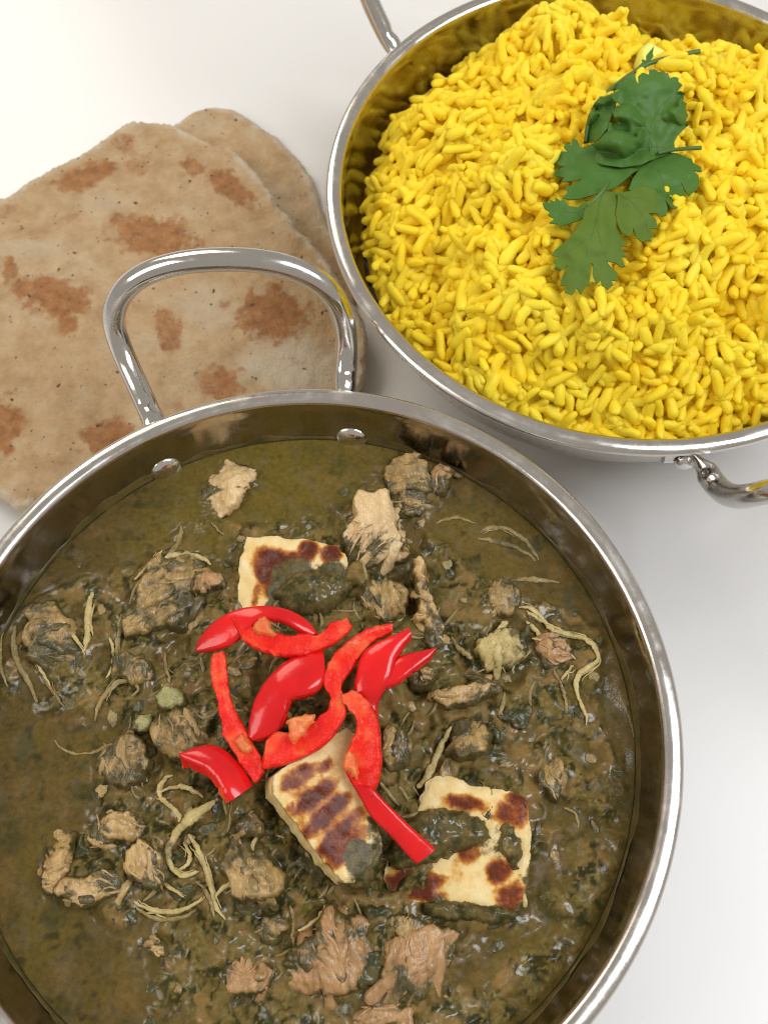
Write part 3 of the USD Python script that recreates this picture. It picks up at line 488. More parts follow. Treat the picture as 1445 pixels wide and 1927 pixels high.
LIQ, RS = -12.6, 68.75
CH = [(20, 1150), (90, 1115), (160, 1085), (250, 1070), (310, 1005), (370, 975), (450, 985), (560, 985), (640, 950), (700, 900), (740, 865), (850, 870), (850, 930), (780, 975), (880, 1060), (950, 1110), (1060, 1145), (1140, 1200), (1135, 1260), (1110, 1300), (1150, 1400), (1190, 1500), (1185, 1620), (1115, 1780), (1030, 1910), (950, 2050), (300, 2050), (285, 1880), (240, 1730), (95, 1700), (75, 1600), (170, 1530), (195, 1450), (175, 1380), (130, 1340), (20, 1330), (-60, 1300), (-60, 1180)]
chw = Polygon(at(*np.array(CH, float).T, LIQ)[:, :2])
G = 0.34
gx = np.arange(-71, 71.01, G); GX, GY = np.meshgrid(gx, gx, indexing='ij')
XX, YY = GX + C1[0], GY + C1[1]
inside = shapely.contains_xy(chw, XX, YY).astype(float)
mask = gaussian_filter(inside, 2.6/G)
Q = np.stack([XX, YY, 0*XX], -1)
edge_n = fbm(Q*.22, 4, 31) - .5
mask = np.clip((mask - .5 + .75*edge_n)*2.2 + .5, 0, 1); mask = mask*mask*(3-2*mask)
cen = at(600, 1440, LIQ)[:2]; dist = np.hypot(XX-cen[0], YY-cen[1])
amp = .32 + .68*np.exp(-(dist/34)**2)
warp = np.stack([fbm(Q*.3, 3, 41) - .5, fbm(Q*.3, 3, 43) - .5, 0*XX], -1)*4
big = fbm((Q + warp)*.15, 3, 51) - .5
mid = np.abs(fbm((Q + warp)*.36, 3, 53) - .5)
fin = fbm((Q + warp*.5)*1.0, 4, 57) - .5
SZ = LIQ + mask*(.5 + 5.2*np.exp(-(dist/27)**2)) + mask*amp*(11.0*big - 8.5*mid + 1.8) + mask*(.16 + .70*amp)*.85*fin
for hx_, hy_, ha_, hr_ in ((575, 1225, 4.6, 10), (430, 1330, 3.4, 9), (740, 1270, 4.2, 9), (700, 1420, 2.0, 8)):
    hc_ = at(hx_, hy_, -6.0)[:2]; SZ = SZ + ha_*np.exp(-((XX-hc_[0])**2 + (YY-hc_[1])**2)/(hr_*hr_))*(.75 + .5*fbm(Q*.3, 3, 97))
SZ = np.where(SZ < LIQ + .05, LIQ + .05 + .25*(SZ - LIQ - .05)*mask*.3, SZ)
rr0 = np.hypot(GX, GY); wallk = np.clip((RS - rr0)/3.0, 0, 1)
SZ = LIQ + (SZ - LIQ)*(wallk*wallk*(3-2*wallk)) + .10*(fbm(Q*.35, 2, 61) - .5)
SZ = gaussian_filter(SZ, .42/G)
union = np.zeros_like(SZ)
for poly_ in [a_[1] for a_, _k in LUMPS] + [CHEESE_FAR, CHEESE_RIGHT]:
    lw = Polygon(at(*np.array(poly_, float).T, LIQ + 4)[:, :2]).buffer(0)
    bx0, by0, bx1, by1 = lw.bounds; i0, i1 = np.searchsorted(gx, [bx0 - C1[0], bx1 - C1[0]]); j0, j1 = np.searchsorted(gx, [by0 - C1[1], by1 - C1[1]])
    union[i0:i1, j0:j1] = np.maximum(union[i0:i1, j0:j1], shapely.contains_xy(lw, XX[i0:i1, j0:j1], YY[i0:i1, j0:j1]))
union = gaussian_filter(union, 1.5/G)
SZ = SZ + 3.6*np.clip(union, 0, .6)*(fbm(Q*.40 + 13, 4, 91) - .34)*wallk
sauce_z = RegularGridInterpolator((gx, gx), SZ, bounds_error=False, fill_value=LIQ)
wet = 1 - mask*np.clip((SZ - LIQ - .1)/1.1, 0, 1)
n1, n2, n3 = fbm((Q + warp)*.55, 4, 71), fbm((Q + warp)*.28 + 9, 4, 73), fbm(Q*1.6, 3, 75)
def mixc(a, b, k): return a + (b - a)*np.clip(k, 0, 1)[..., None]
col = np.zeros(Q.shape) + [.128, .098, .028]
col = mixc(col, np.array([.036, .035, .012]), (n1 - .495)*9)
col = mixc(col, np.array([.17, .125, .045]), (.47 - n1)*7)
col = mixc(col, np.array([.24, .155, .058]), (n2 - .54)*9*(.4 + n3))
col = mixc(col, np.array([.20, .165, .055]), (n3 - .585)*8)
liqc = mixc(np.zeros(Q.shape) + [.112, .078, .024], np.array([.128, .092, .023]), (fbm(Q*.06 + 4, 3, 77) - .42)*4)
liqc = mixc(liqc, np.array([.080, .066, .022]), (fbm(Q*.2, 4, 79) - .55)*5)
liqc = mixc(liqc, np.array([.055, .046, .016]), (fbm(Q*.5 + 5, 4, 80) - .60)*6)
liqc = mixc(liqc, np.array([.15, .098, .032]), (fbm(Q*.16 + 15, 4, 84) - .56)*5)
topk = np.clip((YY - C1[1] - 25)/25, 0, 1)*np.clip((XX - C1[0] + 42)/20, 0, 1); liqc = mixc(liqc, np.array([.158, .118, .018]), topk*.55*np.clip((20-(XX-C1[0]))/25, 0, 1))
col = mixc(col*np.array([.90, .86, .80]), liqc*np.array([.93, .91, .86]), wet)
keep = rr0 < RS - G*.6
ringa = np.arange(1100)*2*np.pi/1100
ring = np.stack([np.cos(ringa), np.sin(ringa)], -1)*RS
P2 = np.vstack([np.stack([GX[keep], GY[keep]], -1), ring])
Zs = np.concatenate([SZ[keep], np.full(len(ring), LIQ + .1)])
idx = -np.ones(GX.shape, int); idx[keep] = np.arange(keep.sum())
a, b, c_, d_ = idx[:-1, :-1], idx[1:, :-1], idx[1:, 1:], idx[:-1, 1:]
ok = (a >= 0) & (b >= 0) & (c_ >= 0) & (d_ >= 0)
T1 = np.vstack([np.stack([a[ok], b[ok], c_[ok]], -1), np.stack([a[ok], c_[ok], d_[ok]], -1)])
near = np.where(np.hypot(*P2.T) > RS - 2.4*G - .4)[0]
tt = Delaunay(P2[near]).simplices; tt = near[tt]
full = np.zeros(len(P2), bool); full[:] = False
e = P2[tt]; L = np.max([np.linalg.norm(e[:, i] - e[:, (i+1) % 3], axis=1) for i in range(3)], 0)
cen3 = e.mean(1); 
# only triangles in the strip between the last full grid cell and the wall
cell = np.floor((cen3 - gx[0])/G).astype(int); cell = np.clip(cell, 0, ok.shape[0]-1)
tt = tt[(L < 1.3) & ~ok[cell[:, 0], cell[:, 1]]]
ar = np.cross(P2[tt[:, 1]] - P2[tt[:, 0]], P2[tt[:, 2]] - P2[tt[:, 0]]); tt[ar < 0] = tt[ar < 0][:, ::-1]
sv = np.c_[P2 + C1, Zs]; sf = np.vstack([T1, tt])
cc = np.vstack([col[keep], np.tile(np.array([[.075, .056, .015]]), (len(ring), 1))])
# underside: follows the dish's wall 0.4 mm inside it
inn = np.array([(p[0]-.4, p[1]+.4) for p in INNER[4:]]); uv_, uf = lathe(inn, C1, 96)
sauce = thing('spinach_curry', 'dark green spinach curry sauce filling the front steel dish', 'curry', (*C1, LIQ))
obj('sauce', (sv, sf), 'curry_sauce', sauce, color=cc); obj('sauce_underside', (uv_, uf[:, ::-1]), 'spinach_leaf', sauce)
ra = np.linspace(0, 2*np.pi, 420, endpoint=False); rq = np.stack([np.cos(ra)*9, np.sin(ra)*9, 0*ra], -1)
rh = .5 + 2.2*np.clip(fbm(rq*.8, 4, 95) - .38, 0, 1)*2 + .35*fbm(rq*5, 2, 96)
rz = np.stack([np.full(420, LIQ - .6), np.full(420, LIQ + .05), LIQ + rh*.6, LIQ + rh, LIQ + rh + .02], 0)
ro = np.array([.9, .40, .16, .10, -.15])[:, None]; rrad = np.interp(-rz, [-p[1] for p in INNER], [p[0] for p in INNER]) - ro
obj('sauce_residue', (np.stack([C1[0] + rrad*np.cos(ra), C1[1] + rrad*np.sin(ra), rz], -1).reshape(-1, 3), quads(5, 420, False, True)), 'sauce_film', sauce, smooth=True)
def hs(px, py, n=3):
    z = np.full(np.shape(px), LIQ + 2.0)
    for _ in range(n):
        p = at(px, py, z); z = sauce_z(p[..., :2] - C1)
    return z
# chopped leaf flakes and crumbs on the sauce
def flake(c, size, rs, seed):
    """a wilted scrap of leaf lying on the sauce and following it"""
    g = np.linspace(-1, 1, 9); u, v = np.meshgrid(g, g, indexing='ij')
    x = u*np.sqrt(1 - v*v/2); y = v*np.sqrt(1 - u*u/2)*rs.uniform(.35, .8)
    th = np.arctan2(y, x); rr = 1 + 1.1*(noise(np.stack([np.cos(th)*1.6 + seed, np.sin(th)*1.6, 0*th], -1), seed) - .5)
    p = np.stack([x*rr, y*rr], -1)*size; a = rs.uniform(0, 2*np.pi)
    p = np.stack([p[..., 0]*math.cos(a) - p[..., 1]*math.sin(a), p[..., 0]*math.sin(a) + p[..., 1]*math.cos(a)], -1).reshape(-1, 2) + c[:2]
    z = sauce_z(np.clip(p - C1, -69, 69)); z = .75*z + .25*z.mean() + .10 + .55*(noise(np.c_[p*.9, np.full(len(p), seed)], seed+1) - .5)
    top = np.c_[p, z]; bot = np.c_[p, z - .25]
    f = quads(9, 9); n = 81
    rim = np.array([i*9 for i in range(9)] + [72 + j for j in range(1, 9)] + [8 + i*9 for i in range(7, -1, -1)] + [j for j in range(7, 0, -1)]); r2 = np.roll(rim, -1)
    return np.vstack([top, bot]), np.vstack([f, f[:, ::-1] + n, np.stack([rim, rim+n, r2], 1), np.stack([r2, rim+n, r2+n], 1)])
rs = np.random.default_rng(21); fl, cr, ct = [], [], []
ico = trimesh.creation.icosphere(2, 1.0)
k = 0
while k < 110:
    p = rs.uniform(-66, 66, 2)
    if np.hypot(*p) > 65: continue
    i, j = int((p[0] - gx[0])/G), int((p[1] - gx[0])/G)
    if mask[i, j] < .5 and rs.random() > .02: continue
    z = SZ[i, j]
    fl.append(flake(np.array([*(p + C1), z + .12]), rs.uniform(.9, 3.2)*(.45 + .6*amp[i, j]), rs, k)); k += 1
k = 0
while k < 70:
    p = rs.uniform(-66, 66, 2)
    if np.hypot(*p) > 65: continue
    i, j = int((p[0] - gx[0])/G), int((p[1] - gx[0])/G)
    if mask[i, j] < .5: continue
    s = np.array([rs.uniform(.6, 2.3), rs.uniform(.45, 1.2), rs.uniform(.3, .5)])*(.75 + .4*amp[i, j]); a = rs.uniform(0, 6.28)
    v = ico.vertices*(1 + .9*(noise(ico.vertices*1.7 + k*3.3, k) - .5))[:, None]*s
    v = np.stack([v[:, 0]*math.cos(a) - v[:, 1]*math.sin(a), v[:, 0]*math.sin(a) + v[:, 1]*math.cos(a), v[:, 2]], -1)
    (cr if rs.random() < .75 else ct).append((v + [*(p + C1), SZ[i, j] + .05], ico.faces)); k += 1
obj('chopped_spinach', join(fl), 'chopped_leaf', sauce, smooth=60, kind='stuff')
obj('chicken_crumbs', join(cr), 'chicken_brown', sauce, smooth=60, kind='stuff')
fib = []
k = 0
while k < 110:
    p = rs.uniform(-64, 64, 2)
    if np.hypot(*p) > 63: continue
    i, j = int((p[0] - gx[0])/G), int((p[1] - gx[0])/G)
    if mask[i, j] < .6 or rs.random()*.5 + .42 > amp[i, j]: continue
    L_ = rs.uniform(2.2, 8.0); a = rs.uniform(0, 6.28); cv = rs.normal()*.16; u = np.linspace(-.5, .5, 12)*L_
    th = a + cv*u; x_ = np.cumsum(np.cos(th))*L_/12; y_ = np.cumsum(np.sin(th))*L_/12
    c_l = np.stack([x_ - x_.mean() + p[0], y_ - y_.mean() + p[1]], -1); z_ = sauce_z(np.clip(c_l, -70, 70)); z_ = .5*z_ + .5*z_.mean() + rs.uniform(.0, .35)
    fib.append(tube(np.c_[c_l + C1, z_], rs.uniform(.22, .5)*np.sin(np.linspace(.25, 2.9, 12)), 6, .8, .3, k, 1.0)); k += 1
obj('fine_shreds', join(fib), 'shred_dull', sauce, smooth=60, kind='stuff')
obj('pale_crumbs', join(ct), 'shred_dull', sauce, smooth=60, kind='stuff')

for args in LUMPS: build_lump(*args[0], **args[1])

# fried cheese: marks are (x, y, rx, ry, angle, strength) in photograph pixels; sauce smears likewise
def cheese(corners, zc, zs_, depth, marks, smears, label, seed, rnd=1.2, step=.6):
    px = np.array(corners, float); w = at(px[:, 0], px[:, 1], np.array(zs_, float))
    # plane through the corners' heights
    A = np.c_[w[:, :2], np.ones(len(w))]; co = np.linalg.lstsq(A, w[:, 2], rcond=None)[0]
    o = densify(chaikin(w[:, :2], 1), step)
    q = np.c_[o, np.zeros(len(o))]; o = o + .55*(np.stack([fbm(q*.5 + seed, 3, seed), fbm(q*.5 + 30, 3, seed)], -1) - .5)*2
    p, t, k, d = fill(o, step, seed=seed)
    e = np.minimum(d/rnd, 1); prof = np.sqrt(np.maximum(0, 1-(1-e)**2))
    q = np.c_[p, np.zeros(len(p))]
    zt = p @ co[:2] + co[2] + rnd*.7*(prof - 1) + .35*(fbm(q*.4 + seed, 3, seed) - .5)*2
    nrm = np.array([-co[0], -co[1], 1.0]); nrm /= np.linalg.norm(nrm)
    top = np.c_[p, zt]
    pp = to_px(top); c = np.zeros((len(p), 3))
    def paint(ms, ch):
        for X, Y, rx, ry, ang, s in ms:
            a_ = math.radians(ang); dx, dy = pp[:, 0]-X, pp[:, 1]-Y
            e_ = np.hypot((dx*math.cos(a_) + dy*math.sin(a_))/rx, (-dx*math.sin(a_) + dy*math.cos(a_))/ry)
            e_ = e_/(1 + .9*(fbm(np.c_[pp/26.0, 0*e_], 3, 11) - .5))
            c[:, ch] = np.maximum(c[:, ch], s*np.clip(1.8 - 1.2*e_, 0, 1))
    paint(marks, 0); paint(smears, 1)
    if seed == 14: c[:, 1] = np.maximum(c[:, 1], np.clip(.7 - d/1.3 + (fbm(np.c_[p*.5, 0*d], 3, 77) - .58)*2.6, 0, .65))
    rings = [(top, c)]
    bot = top - nrm*depth; bot[:, 2] = np.minimum(bot[:, 2], top[:, 2] - .3)
    # sides are drawn with their own rows so that the crust stays on the top
    nb = k; rows = 7; vs = [top]; cs = [c]; fs = [t]; base = len(top); prev = np.arange(k)
    for r_ in range(1, rows+1):
        fr = r_/rows; row = top[:k] - nrm*depth*fr; qq = row*.5
        row = row + nrm[None]*0 + (np.stack([fbm(qq, 2, 5), fbm(qq + 9, 2, 6), 0*qq[:, 0]], -1) - .5)*.5*np.array([1, 1, 0])
        vs.append(row); side = np.zeros((k, 3)); side[:, 1] = np.maximum(c[:k, 1]*(1-fr*.3), np.clip((fr - .62)*2.2, 0, .8)); side[:, 0] = c[:k, 0]*max(0, .5 - fr*2.2); cs.append(side)
        cur = base + np.arange(k); nx = np.roll(prev, -1); nc = np.roll(cur, -1)
        fs += [np.stack([prev, cur, nx], 1), np.stack([nx, cur, nc], 1)]; prev = cur; base += k
    cb = np.vstack(vs).mean(0) - nrm*depth*.5
    vs.append(cb[None]); cs.append(np.zeros((1, 3))); fs.append(np.stack([np.roll(prev, -1), prev, np.full(k, base)], 1))
    one('fried_cheese', (np.vstack(vs), np.vstack(fs)), 'fried_cheese', label, 'fried cheese', 'pieces of fried cheese in the curry', color=np.vstack(cs))
cheese(CHEESE_FAR, 0, [-5.8, -6.0, -6.6, -7.8, -9.6, -10.4, -9.2, -6.6], 6,
       [(500, 1070, 22, 42, 0, 1), (520, 1060, 40, 22, 0, 1), (580, 1035, 22, 20, 50, .95), (622, 1043, 24, 18, -20, 1), (560, 1050, 30, 14, 0, .9), (540, 1100, 60, 40, 0, .8), (482, 1120, 9, 30, 10, .7)],
       [(570, 1110, 62, 46, 0, 1), (625, 1095, 42, 40, 0, 1), (530, 1150, 44, 30, 0, .9)], 'far cheese slab with a cream edge and black brown crust above the pepper', 3)
cheese([(498, 1470), (560, 1425), (622, 1380), (662, 1362), (690, 1430), (702, 1520), (722, 1590), (702, 1640), (652, 1668), (622, 1632), (560, 1560)], 0, [3.6, 3.2, 1.8, .4, -.8, -2.4, -3.4, -3.0, .2, 1.6, 3.0], 7.5,
       [(605, 1535, 62, 96, -32, .58), (562, 1462, 48, 20, -35, .85), (590, 1500, 62, 19, -42, .95), (610, 1538, 68, 19, -45, .95), (634, 1572, 60, 20, -48, .95), (642, 1608, 44, 18, -48, .9), (545, 1520, 16, 12, -45, .8), (610, 1445, 20, 14, -40, .7), (668, 1560, 26, 40, -20, .7)],
       [(690, 1620, 40, 36, -30, .95), (705, 1570, 18, 40, -10, .6), (650, 1660, 30, 12, -20, .5)], 'middle cheese slab with striped red brown crust under the pepper', 9, rnd=1.0)
cheese(CHEESE_RIGHT, 0, [-7.2, -6.6, -6.8, -7.2, -7.6, -8.4, -9.2, -9.6, -9.4, -9.3, -9.8, -10.2, -9.0], 6,
       [(870, 1510, 40, 14, 10, .9), (975, 1510, 26, 22, 30, 1), (965, 1530, 30, 28, 0, .9), (835, 1530, 40, 18, 0, .5), (780, 1660, 52, 36, 0, 1), (880, 1600, 26, 22, 30, .8), (935, 1640, 26, 26, 40, .95), (965, 1690, 30, 30, 0, .85), (860, 1640, 12, 30, 0, .4), (820, 1690, 22, 16, 0, .8)],
       [(840, 1560, 62, 36, 0, .7), (930, 1590, 48, 44, 0, .5), (770, 1590, 40, 50, 0, .7), (870, 1712, 80, 14, 0, .6), (960, 1650, 24, 44, 0, .4)], 'right cheese slab sunk flat in the sauce with yellow and dark patches', 14)

def dollop(px, z, seed, thick=2.2):
    v, f = pillow(px, z, thick, edge=3, depth=3, step=.4, rough=.9, freq=.5, seed=seed, warp=.9, fine=.35)
    q = v*1.0; a1 = fbm(q*.55 + 3, 4, 71)
    cl = mixc(np.zeros((len(v), 3)) + [.115, .088, .030], np.array([.048, .045, .016]), (a1 - .48)*7); cl = mixc(cl, np.array([.20, .14, .05]), (fbm(q*.9 + 8, 3, 72) - .58)*7)
    obj('sauce_dollop', (v, f), 'curry_sauce', sauce, color=cl)
dollop([(530, 1092), (575, 1066), (620, 1070), (660, 1085), (655, 1120), (600, 1160), (540, 1150), (505, 1120)], -6.6, 3, 3.0)
dollop([(770, 1540), (800, 1515), (850, 1520), (905, 1535), (930, 1570), (905, 1592), (850, 1606), (800, 1630), (740, 1640), (720, 1600)], -7.0, 4, 2.8)
dollop([(930, 1550), (965, 1545), (985, 1590), (975, 1650), (945, 1610)], -7.2, 5, 1.8)
dollop([(800, 1700), (850, 1690), (920, 1700), (985, 1712), (960, 1740), (880, 1735), (800, 1725)], -9.2, 6, 2.2)
dollop([(640, 1655), (668, 1618), (690, 1575), (712, 1560), (724, 1600), (714, 1645), (680, 1676), (650, 1674)], -2.6, 7, 2.4)
SH = 'pale shredded strands in the curry'
def strand(px, r, mat, label, lift=.45, z=None, flat=.8, seed=0):
    px = np.array(px, float); s = spline(px, max(24, len(px)*10)); qs = np.c_[np.arange(len(s))*.45, np.full(len(s), px[0, 0]), 0*s[:, 0]]
    s = s + 4.0*(np.stack([fbm(qs, 3, 5), fbm(qs + 31, 3, 6)], -1) - .5)
    zz = hs(s[:, 0], s[:, 1]); k = np.ones(9)/9; zp = np.pad(zz, 4, 'edge'); zz = np.maximum(np.convolve(zp, k, 'valid'), zz - .3) + lift*.6
    c = at(s[:, 0], s[:, 1], zz); u = np.linspace(0, 1, len(s))
    rad = .80*np.interp(u, np.linspace(0, 1, len(np.atleast_1d(r))), np.atleast_1d(r))*(1 - .55*(np.abs(2*u-1)**8))*(1 + .8*(fbm(qs*.5 + 7, 2, 9) - .5))
    rad = rad*.72; bits = [tube(c, rad, 12, .66, .22, seed + int(px[0, 0]), .5)]; rr = np.random.default_rng(seed + 77)
    for _ in range(2 + int(len(c) > 45)):
        a0 = rr.integers(0, len(c)//2); b0 = min(len(c), a0 + len(c)//2 + rr.integers(-4, 8)); seg = c[a0:b0]; v0 = np.linspace(0, 1, len(seg))
        off = rr.normal(size=3)*[.35, .35, .12]; sp_ = (.55 + np.abs(v0 - .5)*1.6*rr.uniform(.4, 1.6))[:, None]*off
        bits.append(tube(seg + sp_, rad[a0:b0].mean()*rr.uniform(.32, .55)*np.sin(np.linspace(.35, 2.8, len(seg))), 7, .8, .2, seed + _, .6))
    one('shredded_strand', join(bits), mat, label, 'shredded strand', SH, smooth=70)
ST = [
 ([(978, 1143), (1013, 1156), (1038, 1184), (1088, 1198), (1118, 1216), (1124, 1240), (1092, 1268), (1085, 1295), (1098, 1333), (1103, 1367)], [.8, 1.0, 1.0, .9, .5], 'shred_pale', 'longest pale strand bending down near the right wall', .9),
 ([(990, 1170), (1012, 1192), (1030, 1217)], [.7, .9, 1.0], 'shred_pale', 'short pale strand forking inside the longest bent strand', .8),
 ([(904, 1002), (929, 992), (968, 1002), (993, 1022), (1013, 1054)], [.9, .9, .6], 'shred_dull', 'upper strand floating in the smooth sauce at the far right', .1),
 ([(899, 1012), (939, 1021), (982, 1036), (1008, 1056)], [.8, 1.0, .6], 'shred_dull', 'lower of the paired strands floating at the far right', .1),
 ([(960, 1092), (1008, 1091), (1051, 1095)], [.5, 1.2, .6], 'shred_dull', 'straight strand floating below the paired strands at far right', .1),
 ([(1163, 1307), (1183, 1347), (1193, 1382), (1198, 1422)], [.3, .6, .3], 'shred_dull', 'thin strand sunken along the right wall', .08),
 ([(784, 1482), (812, 1447), (828, 1410), (850, 1368)], [1.1, 1.3, .8], 'shred_pale', 'stiff pale strand standing above the right cheese', 1.6),
 ([(899, 1564), (929, 1579), (954, 1609), (969, 1649), (984, 1684), (987, 1709)], [.5, .9, 1.1, 1.2], 'shred_pale', 'curved pale strand lying across the right cheese', 3.4),
 ([(426, 1731), (407, 1707), (397, 1668), (388, 1634), (373, 1600), (354, 1571)], [.5, .9, .9, .6], 'shred_pale', 'long vertical strand left of the brown chunk at lower middle', 1.0),
 ([(405, 1510), (358, 1540), (334, 1566), (318, 1600), (320, 1625), (339, 1646), (370, 1638)], [1.9, 1.9, 1.3, 1.0, .9], 'shred_pale', 'thick pale hooked strand below the left pepper piece', 1.7),
 ([(338, 1546), (315, 1513), (300, 1494), (304, 1474), (325, 1460)], [.7, .9, .9, .6], 'shred_pale', 'hooked strand rising from the thick one towards the pepper', 1.3),
 ([(407, 1688), (436, 1663), (460, 1649), (470, 1625), (489, 1571)], [.8, .9, .6], 'shred_pale', 'wavy strand climbing over the brown chunk beside the middle cheese', 2.6),
 ([(252, 1697), (281, 1712), (320, 1717), (358, 1707), (380, 1690)], [.5, .8, .5], 'shred_pale', 'upper of two bowed strands at lower left', .8),
 ([(257, 1707), (291, 1728), (330, 1730), (368, 1712)], [.5, .8, .5], 'shred_dull', 'lower of two bowed strands at lower left', .8),
 ([(104, 1394), (131, 1416), (170, 1417), (203, 1405), (237, 1380), (247, 1348)], [.4, .6, .5], 'shred_dull', 'bowed strand half sunk in smooth sauce at the left', .15),
 ([(310, 1049), (339, 1043), (368, 1045), (397, 1062)], [1.3, 1.1, .5], 'shred_pale', 'tapering strand across the top of the wide brown chunk', 2.4),
 ([(341, 990), (331, 1030), (312, 1054), (271, 1090), (244, 1137)], [.9, 1.3, 1.2, .6], 'shred_dull', 'broad dull strand down the left edge of the wide brown chunk', 2.0),
 ([(174, 1115), (167, 1146), (165, 1180), (157, 1226)], [1.2, 1.2, .8], 'shred_pale', 'straight upright strand on the left above the hairpin strand', 1.0),
 ([(30, 1178), (26, 1214), (39, 1258), (58, 1292), (70, 1323)], [.9, 1.1, .6], 'shred_dull', 'strand drooping down at the left edge of the photo', .7),
 ([(179, 1355), (186, 1325), (208, 1296), (237, 1280), (256, 1288), (247, 1311)], [.6, .8, .8, .6], 'shred_dull', 'hairpin shaped strand on the left above the onion', .9),
 ([(513, 1140), (557, 1114), (610, 1106), (661, 1098)], [.9, 1.5, .9], 'shred_dull', 'broad strand over the lower edge of the far cheese', 2.6),
 ([(228, 1156), (223, 1195), (218, 1243)], [.8, 1.0, .5], 'shred_dull', 'short strand right of the straight upright strand', .9),
 ([(237, 1243), (257, 1275)], [.4, .5], 'shred_dull', 'tiny strand above the hairpin strand', .6),
 ([(310, 1229), (313, 1255), (320, 1284)], [.5, .6], 'shred_dull', 'thin strand left of the upper end of the thin pepper strip', .6),
 ([(397, 982), (408, 995), (421, 1006)], [.4, .5], 'shred_dull', 'tiny strand below the pale square chicken', .5),
 ([(800, 1504), (812, 1518), (818, 1540)], [.7, .6], 'shred_dull', 'short strand at the upper left of the right cheese', 3.0),
 ([(1056, 1280), (1078, 1252)], [.5, .4], 'shred_pale', 'tiny pale strand under the longest bent strand', .8),
 ([(925, 1200), (945, 1178), (953, 1170)], [.9, 1.0], 'shred_pale', 'stub of pale strand on top of the knobbly pale lump', 4.0),
 ([(888, 1238), (868, 1225), (850, 1200)], [1.0, .6], 'shred_dull', 'strand linking the long chicken strip and the knobbly lump', 2.2),
 ([(965, 1268), (972, 1240), (984, 1225)], [.5, .5], 'onion_green', 'green strand down the front of the knobbly pale lump', 4.2),
 ([(620, 1790), (616, 1755), (635, 1735), (640, 1770)], [.5, .7], 'shred_dull', 'looped strand on the peak of the large chicken wedge', 4.6),
 ([(545, 1705), (552, 1735), (548, 1765)], [.6, .6], 'shred_dull', 'short upright strand left of the large wedge', .8),
 ([(1060, 1520), (1080, 1530), (1088, 1560)], [.5, .4], 'shred_dull', 'faint strand below the small lone chip at right', .3),
 ([(268, 1420), (262, 1445), (278, 1472)], [.8, .4], 'shred_pale', 'pale strand dangling over the left brown chunk', 2.4)]
ST += [
 ([(45, 1190), (62, 1230), (95, 1292)], [.5, .7, .4], 'shred_pale', 'strand beside the drooping one over the leftmost dark lump', 1.2),
 ([(6, 1190), (0, 1240), (14, 1292)], [.6, .7, .4], 'shred_dull', 'strand cut by the left edge of the photo', .7),
 ([(85, 1278), (104, 1308), (122, 1332)], [.4, .6, .4], 'shred_dull', 'thin strand below the leftmost dark lump', .6),
 ([(206, 1200), (213, 1240), (200, 1276)], [.5, .6, .4], 'shred_pale', 'thin strand just left of the short dull one above the hairpin', .8),
 ([(252, 1092), (280, 1064), (304, 1036)], [.5, .7, .5], 'shred_pale', 'pale fibre along the top of the wide brown chunk', 2.6),
 ([(302, 1085), (272, 1122), (256, 1152)], [.5, .6, .4], 'shred_pale', 'pale fibre down the middle of the wide brown chunk', 3.0),
 ([(112, 1178), (140, 1200), (160, 1232)], [.4, .6, .4], 'shred_pale', 'pale fibre between the leftmost lump and the upright strand', 1.4),
 ([(992, 1150), (1030, 1174), (1062, 1188)], [.5, .7, .4], 'shred_pale', 'fibre alongside the start of the longest bent strand', 1.2),
 ([(1000, 1202), (1045, 1214), (1082, 1240)], [.4, .6, .4], 'shred_pale', 'fibre over the rosy brown chicken piece', 2.4),
 ([(820, 985), (860, 975), (894, 986)], [.4, .7, .4], 'shred_dull', 'short strand floating left of the paired far right strands', .15),
 ([(1042, 1262), (1060, 1300), (1066, 1342)], [.4, .6, .4], 'shred_dull', 'strand parallel to the lower end of the longest bent strand', .6),
 ([(736, 958), (754, 1000), (772, 1042)], [.5, .7, .4], 'shred_pale', 'fibre hanging down the right side of the pale pointed chicken', 2.6),
 ([(300, 1492), (340, 1480), (382, 1502)], [.5, .8, .5], 'shred_pale', 'strand crossing above the thick hooked one', 1.8),
 ([(346, 1588), (356, 1622), (330, 1640)], [.5, .7, .4], 'shred_pale', 'small loop inside the thick hooked strand', 1.2),
 ([(370, 1660), (394, 1690), (402, 1724)], [.4, .7, .4], 'shred_dull', 'dull strand left of the long vertical one at lower middle', .9),
 ([(278, 1652), (310, 1666), (346, 1690)], [.4, .6, .4], 'shred_pale', 'thin strand just above the two bowed strands', 1.2),
 ([(205, 1420), (240, 1442), (270, 1482)], [.5, .7, .4], 'shred_dull', 'strand running down across the chunk that borders the smooth sauce', 2.2),
 ([(560, 1752), (590, 1735), (612, 1705)], [.4, .6, .4], 'shred_pale', 'pale fibre up the left slope of the large wedge', 2.0),
 ([(800, 1735), (830, 1752), (850, 1765)], [.4, .6, .4], 'shred_dull', 'strand between the right cheese and the flat pink slice', 1.0)]
for i, (px, r, mat, lab, lf) in enumerate(ST): strand(px, r, mat, lab, lf, seed=i*13)

